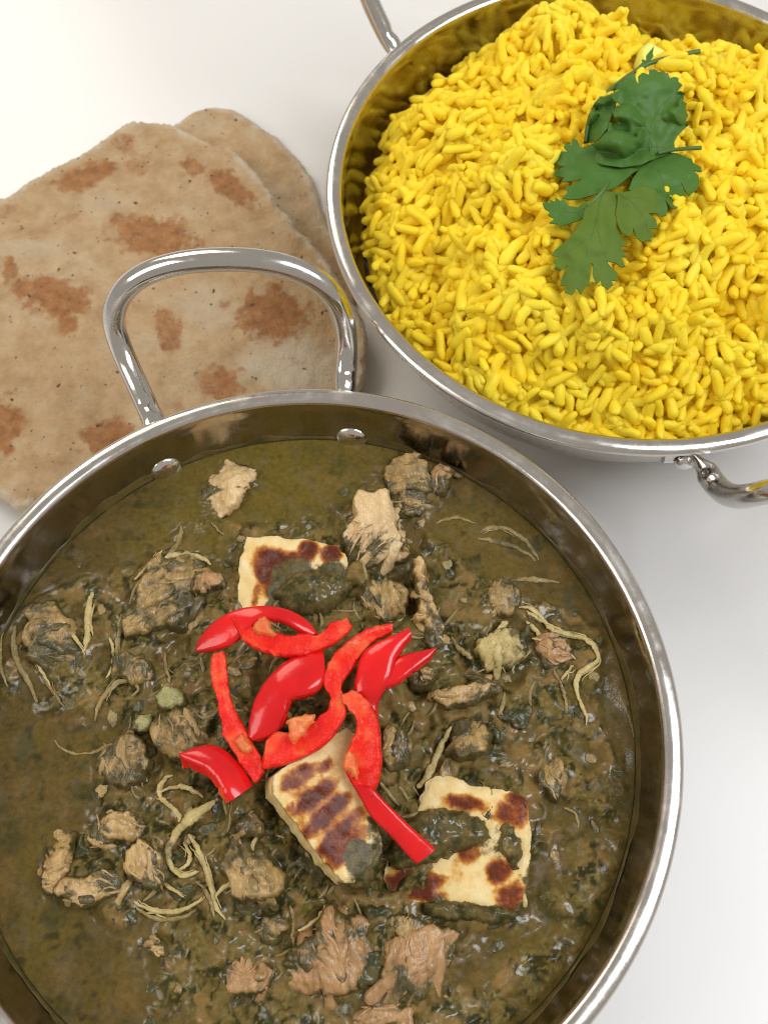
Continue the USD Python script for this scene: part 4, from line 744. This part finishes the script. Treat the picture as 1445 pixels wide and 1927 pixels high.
# ------------------------------------------------------------------ red pepper strips
PG = 'red pepper strips heaped on the curry'
Zp = lambda x, y: (320 + np.asarray(x, float)*.3737, 1100 + np.asarray(y, float)*.3737)     # positions read off an enlargement of the heap
def pepper(label, A, B, skin='up', th=1.9, bulge=.5, jag=.22, pith=None, n=56, m=9, blunt=(1, 1)):
    """a cut strip between two edges A and B, each a list of (x, y, height mm); skin says which face carries the red skin"""
    def rail(r): r = np.array(r, float); X, Y = Zp(r[:, 0], r[:, 1]); return spline(at(X, Y, r[:, 2]), n)
    a, b = rail(A), rail(B); mid = (a+b)/2; t, _, _ = frames(mid)
    nn = np.cross(b-a, t); nn = np.where((nn[:, 2] < 0)[:, None], -nn, nn)
    for _ in range(6): nn = np.vstack([nn[:1], (nn[:-2] + nn[1:-1]*2 + nn[2:])/4, nn[-1:]])
    nn /= np.linalg.norm(nn, axis=1, keepdims=True)
    g = np.linspace(-1, 1, m); sgn = 1 if skin == 'up' else -1
    P = mid[:, None] + g[None, :, None]*((b-a)/2)[:, None]
    bul = (bulge*sgn*(1 - g*g))[None, :, None]*nn[:, None]
    e = np.minimum(1, (1 - np.abs(g))/.22); rnd = .30*(1 - np.sqrt(1 - (1-e)**2))
    top = P + bul - nn[:, None]*rnd[None, :, None]; bot = P + bul - nn[:, None]*(th - rnd)[None, :, None]
    ring = np.concatenate([top, bot[:, ::-1]], 1); M_ = 2*m
    v = ring.reshape(-1, 3); f = quads(n, M_, False, True)
    j = (np.stack([fbm(v*1.0 + k_*17, 4, 5+k_) for k_ in range(3)], -1) - .5)*2
    top_face = np.concatenate([np.ones(m), np.zeros(m)]); skin_face = top_face if sgn > 0 else 1 - top_face
    edge = np.concatenate([np.abs(g)**6, np.abs(g[::-1])**6])
    k_ = np.tile((1 - skin_face)*1.0 + .0 + edge*(1 - skin_face)*1.2 + .08, n)[:, None]
    v = v + j*jag*.95*k_
    caps = []
    for row, rev in ((0, 1), (n-1, 0)):
        ids = row*M_ + np.arange(M_)
        for q in range(m-1):
            a0, a1, b0, b1 = ids[q], ids[q+1], ids[M_-1-q], ids[M_-2-q]
            caps += [(a0, b0, a1), (a1, b0, b1)] if not rev else [(a0, a1, b0), (a1, b1, b0)]
    f = np.vstack([f, np.array(caps)])
    vol = np.einsum('ij,ij->', v[f[:, 0]], np.cross(v[f[:, 1]], v[f[:, 2]]))
    if vol < 0: f = f[:, ::-1]
    o = thing('red_pepper_strip', label, 'pepper strip', mid.mean(0), PG)
    obj('flesh', (v, f), 'pepper_flesh', o, smooth=50)
    gs = np.linspace(-1.0, 1.0, 13); es = np.minimum(1, (1 - np.abs(gs))/.22); rs_ = .30*(1 - np.sqrt(1 - (1-es)**2))
    wob = (fbm(np.stack([np.arange(n)*.35, 0*np.arange(n), 0*np.arange(n)], -1) + len(label), 2, 3) - .5)*.06
    S = mid[:, None] + (gs[None, :, None]*(1.0 + wob)[:, None, None])*((b-a)/2)[:, None] + (bulge*sgn*(1 - gs*gs))[None, :, None]*nn[:, None]
    if sgn > 0: o1, o2 = S - nn[:, None]*(rs_ - .17)[None, :, None], S - nn[:, None]*(rs_ + .25)[None, :, None]
    else: o1, o2 = S - nn[:, None]*(th - .25 - rs_)[None, :, None], S - nn[:, None]*(th + .17 - rs_)[None, :, None]
    dent = .10*(fbm(S*.35, 2, 12) - .5)[..., None]*nn[:, None]
    o1, o2 = o1 + dent, o2 + dent
    ids = np.arange(n*13).reshape(n, 13); rim = np.concatenate([ids[:, 0], ids[-1, 1:], ids[-2::-1, -1], ids[0, -2:0:-1]]); r2 = np.roll(rim, -1); N = n*13
    ff = quads(n, 13); V = np.vstack([o1.reshape(-1, 3), o2.reshape(-1, 3)]); F = np.vstack([ff, ff[:, ::-1] + N, np.stack([rim, rim+N, r2], 1), np.stack([r2, rim+N, r2+N], 1)])
    fn = np.cross(V[ff[:, 1]] - V[ff[:, 0]], V[ff[:, 2]] - V[ff[:, 0]]).sum(0) @ nn.mean(0)
    if fn < 0: F = F[:, ::-1]
    obj('skin', (V, F), 'pepper_skin', o, smooth=60)
    if pith is not None:
        ppx, z = pith; X, Y = Zp(*np.array(ppx, float).T)
        obj('pith', pillow(np.stack([X, Y], -1), z, 1.0, edge=.8, depth=1.4, step=.3, rough=.45, freq=1.0, warp=.45, fine=.2, smooth=1), 'pepper_pith', o, smooth=60)
pepper('dark red arched strip at the back left of the pepper heap', [(130, 325, .2), (180, 225, 1.6), (245, 170, 2.8), (320, 130, 3.6), (420, 108, 4), (540, 112, 4), (630, 140, 3.6), (700, 190, 3), (745, 250, 2)],
       [(142, 345, .2), (240, 325, 2.2), (325, 288, 3.4), (380, 232, 4.4), (440, 182, 5), (500, 168, 5), (560, 178, 4.8), (640, 225, 4), (722, 264, 2.6)], skin='up', th=1.5, bulge=.3)
pepper('bright crescent strip at the back with a pale inner edge', [(330, 148, 4.2), (385, 175, 4.4), (430, 215, 4.6), (485, 238, 4.6), (545, 244, 4.6), (612, 256, 4.6), (680, 244, 4.8), (742, 248, 5), (790, 206, 5.4), (850, 176, 5.8), (890, 164, 6)],
       [(314, 160, 4.6), (345, 238, 5.2), (400, 296, 5.4), (470, 330, 5.4), (560, 354, 5.2), (660, 350, 5.2), (750, 322, 5.4), (820, 292, 5.6), (868, 258, 5.8), (900, 228, 6), (914, 206, 6)], skin='down', th=1.6, jag=.34,
       pith=([(415, 205), (440, 165), (475, 148), (500, 180), (512, 225), (545, 250), (500, 268), (425, 245)], 5.2))
pepper('broad smooth slab of pepper in the middle left of the heap', [(765, 322, 3.6), (690, 340, 4.2), (590, 382, 4.4), (500, 460, 4.2), (442, 545, 3.8), (406, 640, 3.2), (392, 760, 2)],
       [(778, 440, 4.4), (748, 520, 5.4), (650, 560, 5.6), (598, 582, 5.4), (584, 630, 5), (566, 690, 4.4), (425, 790, 2.4)], skin='up', th=2.2, bulge=.55, jag=.25)
pepper('thin upright strip on the left of the heap', [(214, 346, 3), (204, 420, 2.8), (215, 520, 2.6), (245, 640, 2.4), (266, 760, 2.2), (320, 850, 2), (372, 932, 2), (425, 1005, 2)],
       [(272, 334, 3), (280, 400, 3), (288, 500, 2.9), (330, 650, 2.8), (374, 728, 2.8), (402, 790, 2.8), (442, 850, 2.6), (470, 945, 2.2)], skin='down', th=1.7, jag=.30,
       pith=([(320, 790), (360, 735), (385, 765), (400, 800), (420, 840), (385, 860), (345, 830)], 2.9))
pepper('short glossy block of pepper at the lower left of the heap', [(48, 866, 1), (130, 820, 1), (232, 810, 1), (330, 880, 1), (382, 945, 1), (418, 1012, .8)],
       [(52, 874, 1.6), (120, 905, 2.8), (185, 932, 3.4), (240, 985, 3.8), (275, 1045, 3.8), (305, 1092, 3.4)], skin='up', th=2.6, bulge=.75, jag=.22)
pepper('long looped pepper ring with an orange flap lying over the middle cheese', [(478, 792, 3.6), (560, 738, 4), (650, 736, 4.4), (738, 672, 4.8), (800, 612, 5.2), (802, 560, 5.4), (772, 510, 5.2), (776, 430, 4.8), (820, 350, 4.2), (890, 282, 3.6), (990, 222, 2.6), (1122, 197, 1)],
       [(455, 926, 3.8), (580, 900, 4.6), (700, 850, 5), (790, 790, 5.2), (856, 705, 5.4), (886, 640, 5.6), (872, 580, 5.6), (866, 490, 5.2), (908, 430, 4.6), (962, 350, 3.8), (1040, 270, 2.8), (1130, 240, 1.2)], skin='down', th=1.7, jag=.28, n=80,
       pith=([(575, 690), (620, 665), (680, 650), (725, 645), (738, 680), (690, 720), (665, 770), (625, 805), (590, 770), (600, 715)], 6.3))
pepper('pointed strip at the right of the heap beside the knob of chicken', [(1040, 684, 2.6), (1000, 655, 3), (930, 552, 3.6), (940, 440, 4.2), (976, 340, 4.4), (1062, 280, 4.6), (1192, 218, 4.4)],
       [(1056, 672, 2.6), (1050, 600, 3.2), (1086, 520, 4.6), (1112, 450, 5.2), (1130, 380, 5.4), (1170, 315, 5.2), (1218, 262, 4.6)], skin='up', th=1.8, bulge=.55, jag=.22)
pepper('tapering spur of pepper pointing right from the heap', [(1070, 440, 4), (1130, 374, 4.2), (1190, 348, 4.2), (1270, 332, 4), (1340, 317, 3.8)],
       [(1084, 515, 4.6), (1165, 482, 4.8), (1232, 430, 4.8), (1292, 384, 4.4), (1338, 332, 3.8)], skin='up', th=1.6, bulge=.35)
pepper('thick grainy strip hanging down the right of the middle cheese', [(862, 556, 6.4), (890, 620, 6.4), (934, 684, 6), (926, 762, 5.4), (882, 850, 4.4), (868, 910, 3.8), (905, 992, 3.2), (985, 1082, 2.6)],
       [(914, 528, 6.8), (986, 580, 7), (1040, 690, 6.8), (1052, 800, 6.2), (1058, 900, 5.4), (1044, 1000, 4.2), (1002, 1082, 2.8)], skin='down', th=2.2, bulge=.6, jag=.32,
       pith=([(880, 860), (905, 830), (935, 870), (955, 940), (950, 985), (915, 960), (870, 915)], 5.2))
pepper('flat glossy strip with a white highlight at the front right of the heap', [(910, 1000, 2.6), (960, 1084, 2.2), (1020, 1180, 1.2), (1096, 1254, .1), (1168, 1332, -1.2), (1240, 1408, -2.6)],
       [(1028, 1030, 2.6), (1080, 1092, 2.0), (1150, 1162, .8), (1218, 1228, -.4), (1284, 1286, -1.8), (1338, 1332, -3)], skin='up', th=1.2, bulge=.22, jag=.1)

# ------------------------------------------------------------------ yellow rice
RC = C2
SPRIG = Polygon(np.array([(1020, 380), (1040, 270), (1095, 240), (1120, 170), (1180, 120), (1290, 140), (1310, 240), (1325, 330), (1255, 420), (1190, 560), (1050, 560), (1040, 470)], float)).buffer(4)
BUMPS = [(*at(X_, Y_, 0.0)[:2], a_, r_) for X_, Y_, a_, r_ in ((1035, 55, 13, 13), (1370, 110, 6, 12), (1215, 60, -4, 10), (800, 210, 5, 12), (960, 650, 4, 11), (1120, 610, 3.5, 9), (940, 400, 3, 10), (1080, 720, -3, 10), (850, 480, -2.5, 8), (1240, 640, 3, 10), (1330, 500, 3, 12), (1180, 500, -3, 9))]
_rc = np.random.default_rng(61); CLUMPS = [(C2[0] + a_[0], C2[1] + a_[1], _rc.uniform(5, 11), _rc.uniform(3.0, 9.5)) for a_ in _rc.uniform(-58, 58, (95, 2)) if np.hypot(*a_) < 57]
def heap(x, y):
    X, Y = x - RC[0], y - RC[1]; d = np.hypot(X + 0, Y - 2)
    q = np.stack([x, y, 0*x], -1)
    z = -16.5 + 27.0*np.maximum(0, 1 - (d/68)**2.2)
    cl = fbm(q*.062, 2, 101) - .5; cl2 = fbm(q*.15, 2, 103) - .5
    k = np.clip((66 - np.hypot(X, Y))/16, .25, 1)
    cr_ = np.abs(fbm(q*.085 + 40, 2, 107) - .5)
    for (bx_, by_, a_, r_) in BUMPS: z = z + a_*np.exp(-((x-bx_)**2 + (y-by_)**2)/(r_*r_))
    cm = np.zeros_like(z)
    for (ux, uy, ur, uh) in CLUMPS: cm = np.maximum(cm, uh*(1 - ((x-ux)**2 + (y-uy)**2)/(ur*ur)))
    return z + k*(13*cl + 5.0*cl2 + cm - 1.5)
def grain(L, R, bend, seed, nu=9, m=9):
    u = np.linspace(-1, 1, nu); x = np.sin(u*np.pi/2)*L/2
    prof = R*np.sqrt(np.maximum(0, 1 - np.abs(np.sin(u*np.pi/2))**9.0)); prof[0] = prof[-1] = R*.42; prof[1] *= .95; prof[-2] *= .9
    c = np.stack([x, bend*(1 - (2*x/L)**2), 0*x], -1)
    sect = circle(m)[None]*prof[:, None, None]*np.array([1, .9])
    v, f = sweep(c, sect)
    v = v*(1 + .22*(noise(v*.8 + seed*5.7, seed) - .5)[:, None]) + .55*(np.stack([noise(v*.55 + seed*3 + k*11, seed+k) for k in range(3)], -1) - .5)
    return v, f
rg = np.random.default_rng(5)
KINDS = [grain(rg.uniform(4.6, 8.0), rg.uniform(1.06, 1.42), rg.uniform(-.6, 1.0), i) for i in range(18)]
def poisson(R, sp, seed):
    r = np.random.default_rng(seed); pts = []; cell = {}
    for _ in range(int(26*(R/sp)**2)):
        p = r.uniform(-R, R, 2)
        if p @ p > R*R: continue
        i, j = int(p[0]//sp), int(p[1]//sp)
        if any((q := cell.get((i+a_, j+b_))) is not None and ((q-p)**2).sum() < sp*sp for a_ in (-1, 0, 1) for b_ in (-1, 0, 1)): continue
        cell[i, j] = p; pts.append(p)
    return np.array(pts)
grains = []
def wall_limit(z): return np.interp(-z, [-p[1] for p in INNER], [p[0] for p in INNER])
for layer, (sp, off) in enumerate(((2.12, 0), (2.15, -1.5), (2.6, -3.2))):
    pts = poisson(66, sp, 200+layer); x, y = pts[:, 0] + RC[0], pts[:, 1] + RC[1]
    z = heap(x, y) + off + rg.normal(size=len(x))*.80
    h = .8; gxn, gyn = (heap(x+h, y) - heap(x-h, y))/(2*h), (heap(x, y+h) - heap(x, y-h))/(2*h)
    ang = 2*np.pi*fbm(np.stack([x*.05, y*.05, 0*x], -1), 2, 300)*1.5 + rg.normal(size=len(x))*1.0
    for i in range(len(x)):
        if np.hypot(x[i]-RC[0], y[i]-RC[1]) > wall_limit(z[i]) - 3.0 or (layer == 0 and rg.random() < .13): continue
        if z[i] - heap(x[i], y[i]) > -.9 and SPRIG.contains(Point(*to_px(np.array([x[i], y[i], z[i]])))): z[i] = heap(x[i], y[i]) - 1.2 - .3*layer; gxn[i] = gyn[i] = 0
        t = np.array([math.cos(ang[i]), math.sin(ang[i]), 0]); t[2] = .75*(gxn[i]*t[0] + gyn[i]*t[1]) + rg.normal()*.50; t /= np.linalg.norm(t)
        s = np.cross([0, 0, 1.0], t); s /= np.linalg.norm(s); n = np.cross(t, s); ro = rg.uniform(0, 6.28)
        s, n = math.cos(ro)*s + math.sin(ro)*n, -math.sin(ro)*s + math.cos(ro)*n
        grains.append((layer, np.array([x[i], y[i], z[i]]), np.stack([t, s, n]), rg.integers(len(KINDS)), rg.uniform(.88, 1.12)))
pos = np.array([g[1] for g in grains]); px_ = to_px(pos)
onscreen = (px_[:, 0] > 10) & (px_[:, 0] < 1435) & (px_[:, 1] > 10) & (px_[:, 1] < 1915)
# the grains that show largest: near the camera and proud of their neighbours
hh = pos[:, 2] - heap(pos[:, 0], pos[:, 1]); lay = np.array([g[0] for g in grains])
score = np.where(onscreen & (lay == 0), -np.linalg.norm(pos - [0, 0, DIST], axis=1)*.05 + hh*2.0, -1e9)
best = set(np.argsort(-score)[:300].tolist())
bulk = []
for i, (ly, p, R, kd, sc) in enumerate(grains):
    v, f = KINDS[kd]
    w = v*sc @ R + p
    if i in best:
        one('rice_grain', (w, f), 'rice', 'single plump cooked yellow rice grain standing proud on the heap in the far dish', 'rice grain', 'yellow rice grains on top of the heap', smooth=True)
    else: bulk.append((w, f))
a_ = np.linspace(0, 2*np.pi, 120, endpoint=False); rad = np.linspace(0.01, 66.5, 50)
A_, R_ = np.meshgrid(a_, rad, indexing='ij'); bx, by = RC[0] + R_*np.cos(A_), RC[1] + R_*np.sin(A_)
bz = heap(bx, by) - 2.3
bz = np.where(R_ > 60, np.minimum(bz, -20), bz)
lim = np.array([wall_limit(z) for z in bz.ravel()]).reshape(bz.shape) - .6; k_ = np.minimum(1, lim/np.maximum(R_, .01))
core = (np.stack([RC[0] + (bx-RC[0])*k_, RC[1] + (by-RC[1])*k_, bz], -1).reshape(-1, 3), quads(120, 50, True, False)[:, ::-1])
# the grains stick together: one joined surface, so that light passes from grain to grain
core_top = core
solids = [m3.Manifold(m3.Mesh(vert_properties=np.asarray(v, np.float32), tri_verts=np.asarray(f, np.uint32))) for v, f in bulk]
fused = m3.Manifold.batch_boolean(solids, m3.OpType.Add).to_mesh()
ricep = thing('yellow_rice', 'mass of fluffy yellow rice filling the far steel dish', 'rice', (*RC, -20), kind='stuff')
obj('rice_grains', (np.array(fused.vert_properties)[:, :3], np.array(fused.tri_verts)), 'rice', ricep, smooth=50, kind='stuff')
obj('rice_core', core, 'rice', ricep, smooth=True, kind='stuff')
def hrice(px, py):
    z = np.full(np.shape(px), 5.0)
    for _ in range(5):
        p = at(px, py, z); z = heap(p[..., 0], p[..., 1])
    return z
B = np.array([(1196, 118), (1200, 88), (1216, 76), (1240, 84), (1258, 98), (1268, 128), (1240, 140), (1210, 136)], float)
one('butter_lump', pillow(B, float(hrice(*B.mean(0))) + 2.5, 5, edge=3, depth=3, rough=.6, freq=.3, warp=.5), 'butter', 'pale yellow smooth lump on the rice under the coriander stem', 'butter', smooth=60)

# ------------------------------------------------------------------ coriander sprig
Zc = lambda p: np.asarray(p, float)*.26457 + np.array([1000, 60])          # read off an enlargement of the sprig
def leaf(poly, zf, mat, parent, name='leaflet', step=3.0, th=.28, seed=0, veins=()):
    """zf(px, py) -> height in mm above the rims; the outline is in enlargement pixels"""
    p, t, k, d = fill(Zc(poly), step, seed=seed)
    wavy = lambda x_, y_: .7*(fbm(np.stack([x_/27.0, y_/27.0, 0*x_ + seed], -1), 2, seed) - .5)*2
    z = np.maximum(zf(p[:, 0], p[:, 1]) + wavy(p[:, 0], p[:, 1]), hrice(p[:, 0], p[:, 1]) + 3.0)
    top = at(p[:, 0], p[:, 1], z)
    nf = np.cross(top[t[:, 1]] - top[t[:, 0]], top[t[:, 2]] - top[t[:, 0]]); n = np.zeros_like(top)
    for j in range(3): np.add.at(n, t[:, j], nf)
    flip = (n.sum(0) @ np.array([0, -.3, 1])) < 0
    if flip: t = t[:, ::-1]; n = -n
    n /= np.linalg.norm(n, axis=1, keepdims=True) + 1e-12
    o = obj(name, close_sheet(top, top - n*th, t, k), mat, parent, smooth=50)
    for vn in veins:
        c = Zc(vn); s = spline(c, 16); zz = np.maximum(zf(s[:, 0], s[:, 1]) + wavy(s[:, 0], s[:, 1]), hrice(s[:, 0], s[:, 1]) + 3.0) - .06
        obj('vein', tube(at(s[:, 0], s[:, 1], zz), np.linspace(.20, .10, 16), 6, 1, 0), 'leaf_vein', o, smooth=60)
    return o
zb = float(hrice(1190, 300))
sp = thing('coriander_sprig', 'fresh green coriander sprig lying on top of the yellow rice', 'herb sprig', at(1190, 300, zb))
G0 = zb
# back leaf, standing on edge behind
leaf([(372, 790), (378, 700), (400, 600), (450, 500), (520, 420), (620, 345), (720, 280), (800, 225), (790, 290), (700, 380), (610, 420), (600, 500), (560, 600), (540, 680), (500, 730), (460, 775)], lambda x, y: G0 + 1.5 + (y-100)*.004, 'coriander_leaf', sp, seed=1)
# dark side leaflets
leaf([(350, 820), (325, 765), (290, 752), (283, 800), (240, 778), (230, 815), (262, 850), (180, 842), (185, 880), (155, 915), (198, 948), (240, 952), (168, 988), (178, 1022), (235, 1032), (212, 1062), (270, 1060), (362, 1043), (300, 1082), (238, 1106), (262, 1132), (220, 1178), (270, 1190), (340, 1185), (470, 1145), (600, 1105), (720, 1000), (850, 930), (880, 850), (800, 800), (560, 780)],
     lambda x, y: G0 + 4.0 - .00022*((x-1150)**2) + (y-310)*.004, 'coriander_leaf', sp, seed=2, veins=([(800, 850), (600, 920), (400, 930), (240, 910)], [(600, 920), (450, 1010), (330, 1110)]))
leaf([(880, 900), (960, 850), (1040, 860), (1095, 885), (1140, 900), (1150, 930), (1205, 958), (1212, 992), (1150, 980), (1190, 1020), (1195, 1060), (1178, 1110), (1120, 1165), (1092, 1120), (1058, 1058), (1080, 1120), (1096, 1170), (1068, 1180), (1072, 1222), (1028, 1252), (985, 1235), (952, 1190), (968, 1250), (958, 1300), (920, 1312), (880, 1270), (870, 1180), (800, 1130), (690, 1120), (720, 1040), (780, 960)],
     lambda x, y: G0 + 3.6 - .0005*np.maximum(0, x-1240)**1.6 + (y-310)*.004, 'coriander_leaf', sp, seed=3, veins=([(830, 950), (960, 1000), (1080, 1060), (1150, 1080)], [(900, 980), (940, 1080), (950, 1180)]))
# large upper leaflet, curling up towards the window
leaf([(345, 850), (420, 800), (480, 765), (540, 700), (552, 640), (640, 655), (590, 600), (570, 560), (605, 525), (648, 515), (590, 490), (565, 450), (590, 425), (635, 405), (615, 370), (660, 355), (680, 320), (735, 290), (745, 340), (762, 372), (760, 310), (790, 285), (835, 300), (838, 265), (880, 262), (900, 280), (930, 275), (958, 290), (968, 282), (985, 325), (1015, 315), (1045, 322), (1045, 352), (1075, 375), (1045, 400), (1032, 420), (1080, 428), (1085, 470), (1075, 490), (1105, 505), (1095, 545), (1115, 590), (1098, 625), (1116, 660), (1080, 695), (1040, 735), (1015, 780), (1020, 830), (960, 870), (870, 900), (780, 940), (640, 960), (500, 940), (400, 900)],
     lambda x, y: G0 + 5.2 + 7.5*np.clip((280-y)/150, 0, 1.3)**.9 - .0007*(x-1195)**2*.35, 'coriander_leaf', sp, seed=4, veins=([(850, 880), (840, 760), (850, 600), (800, 420)], [(845, 720), (760, 600), (640, 470)], [(848, 640), (930, 520), (1030, 430)]))
# lower, lighter leaflets
leaf([(80, 1215), (100, 1202), (130, 1215), (128, 1188), (165, 1205), (172, 1172), (205, 1200), (230, 1190), (265, 1235), (330, 1245), (380, 1200), (420, 1240), (380, 1310), (330, 1340), (260, 1362), (205, 1378), (190, 1362), (125, 1355), (165, 1325), (118, 1300), (130, 1275), (92, 1252)], lambda x, y: G0 + 5.0 + (x-1100)*.02 + (y-370)*.004, 'coriander_leaf', sp, seed=5, veins=([(380, 1250), (250, 1280), (150, 1240)],))
leaf([(470, 1150), (520, 1130), (620, 1140), (622, 1220), (598, 1250), (600, 1330), (620, 1420), (650, 1470), (680, 1522), (635, 1520), (660, 1570), (680, 1598), (640, 1595), (655, 1640), (668, 1668), (630, 1665), (600, 1640), (525, 1625), (590, 1690), (615, 1720), (612, 1770), (570, 1765), (580, 1800), (545, 1832), (505, 1805), (490, 1760), (462, 1800), (440, 1740), (440, 1650), (425, 1640), (420, 1720), (410, 1800), (388, 1805), (350, 1865), (325, 1820), (285, 1868), (235, 1848), (245, 1800), (200, 1805), (220, 1740), (260, 1660), (200, 1700), (162, 1690), (170, 1650), (152, 1630), (195, 1600), (142, 1585), (165, 1550), (200, 1520), (260, 1470), (320, 1400), (365, 1330), (380, 1260), (420, 1200)],
     lambda x, y: G0 + 6.4 - .0006*(x-1110)**2*.6 - np.clip((y-400)/110, 0, 1.3)**1.7*2.6, 'coriander_back', sp, seed=6, veins=([(500, 1160), (450, 1350), (400, 1550), (320, 1760)], [(470, 1280), (480, 1450), (540, 1640), (560, 1760)], [(440, 1420), (330, 1520), (220, 1600)]))
leaf([(615, 1140), (700, 1130), (740, 1105), (800, 1100), (860, 1115), (890, 1125), (885, 1155), (915, 1170), (885, 1195), (920, 1225), (938, 1265), (905, 1290), (860, 1285), (832, 1285), (885, 1330), (890, 1360), (905, 1395), (850, 1395), (870, 1430), (875, 1455), (845, 1455), (855, 1485), (820, 1480), (780, 1490), (745, 1450), (725, 1390), (715, 1440), (685, 1452), (640, 1420), (612, 1360), (600, 1290), (610, 1220)],
     lambda x, y: G0 + 6.4 - np.clip((x-1180)/60, 0, 1.4)**1.6*1.2 - np.clip((y-380)/60, 0, 1.4)**1.6*1.4, 'coriander_back', sp, seed=7, veins=([(620, 1150), (720, 1220), (800, 1330), (830, 1440)], [(660, 1180), (780, 1180), (870, 1220)]))
# bract near the stem's top
leaf([(872, 98), (862, 150), (868, 170), (845, 200), (850, 225), (800, 262), (760, 240), (790, 210), (785, 190), (820, 200), (815, 165), (845, 130)], lambda x, y: G0 + 3.2 + (120-y)*.03, 'coriander_leaf', sp, name='small_leaf', seed=8, step=2.2)
def stem(px, z, r):
    c = Zc(px); s = spline(np.c_[c, z], 40); s[:, 2] = np.convolve(np.pad(np.maximum(s[:, 2], hrice(s[:, 0], s[:, 1]) + 2.4), 5, 'edge'), np.ones(11)/11, 'valid'); obj('stem', tube(at(s[:, 0], s[:, 1], s[:, 2]), np.linspace(r[0], r[1], 40), 10, 1, .05), 'coriander_stem', sp, smooth=70)
stem([(1195, 136), (1080, 158), (960, 185), (850, 215), (740, 275), (640, 345), (540, 430), (460, 530), (410, 640), (385, 780)], [G0+2.5, G0+3.2, G0+3.4, G0+3.2, G0+2.8, G0+2.5, G0+2.2, G0+2, G0+1.8, G0+1.6], (.62, .45))
stem([(1205, 822), (1120, 826), (1020, 835), (900, 860)], [G0+3, G0+3.6, G0+4.6, G0+5.5], (.5, .4))
stem([(545, 1062), (520, 1110), (480, 1160), (400, 1240)], [G0+6.4, G0+6.7, G0+6.5, G0+6], (.5, .35))
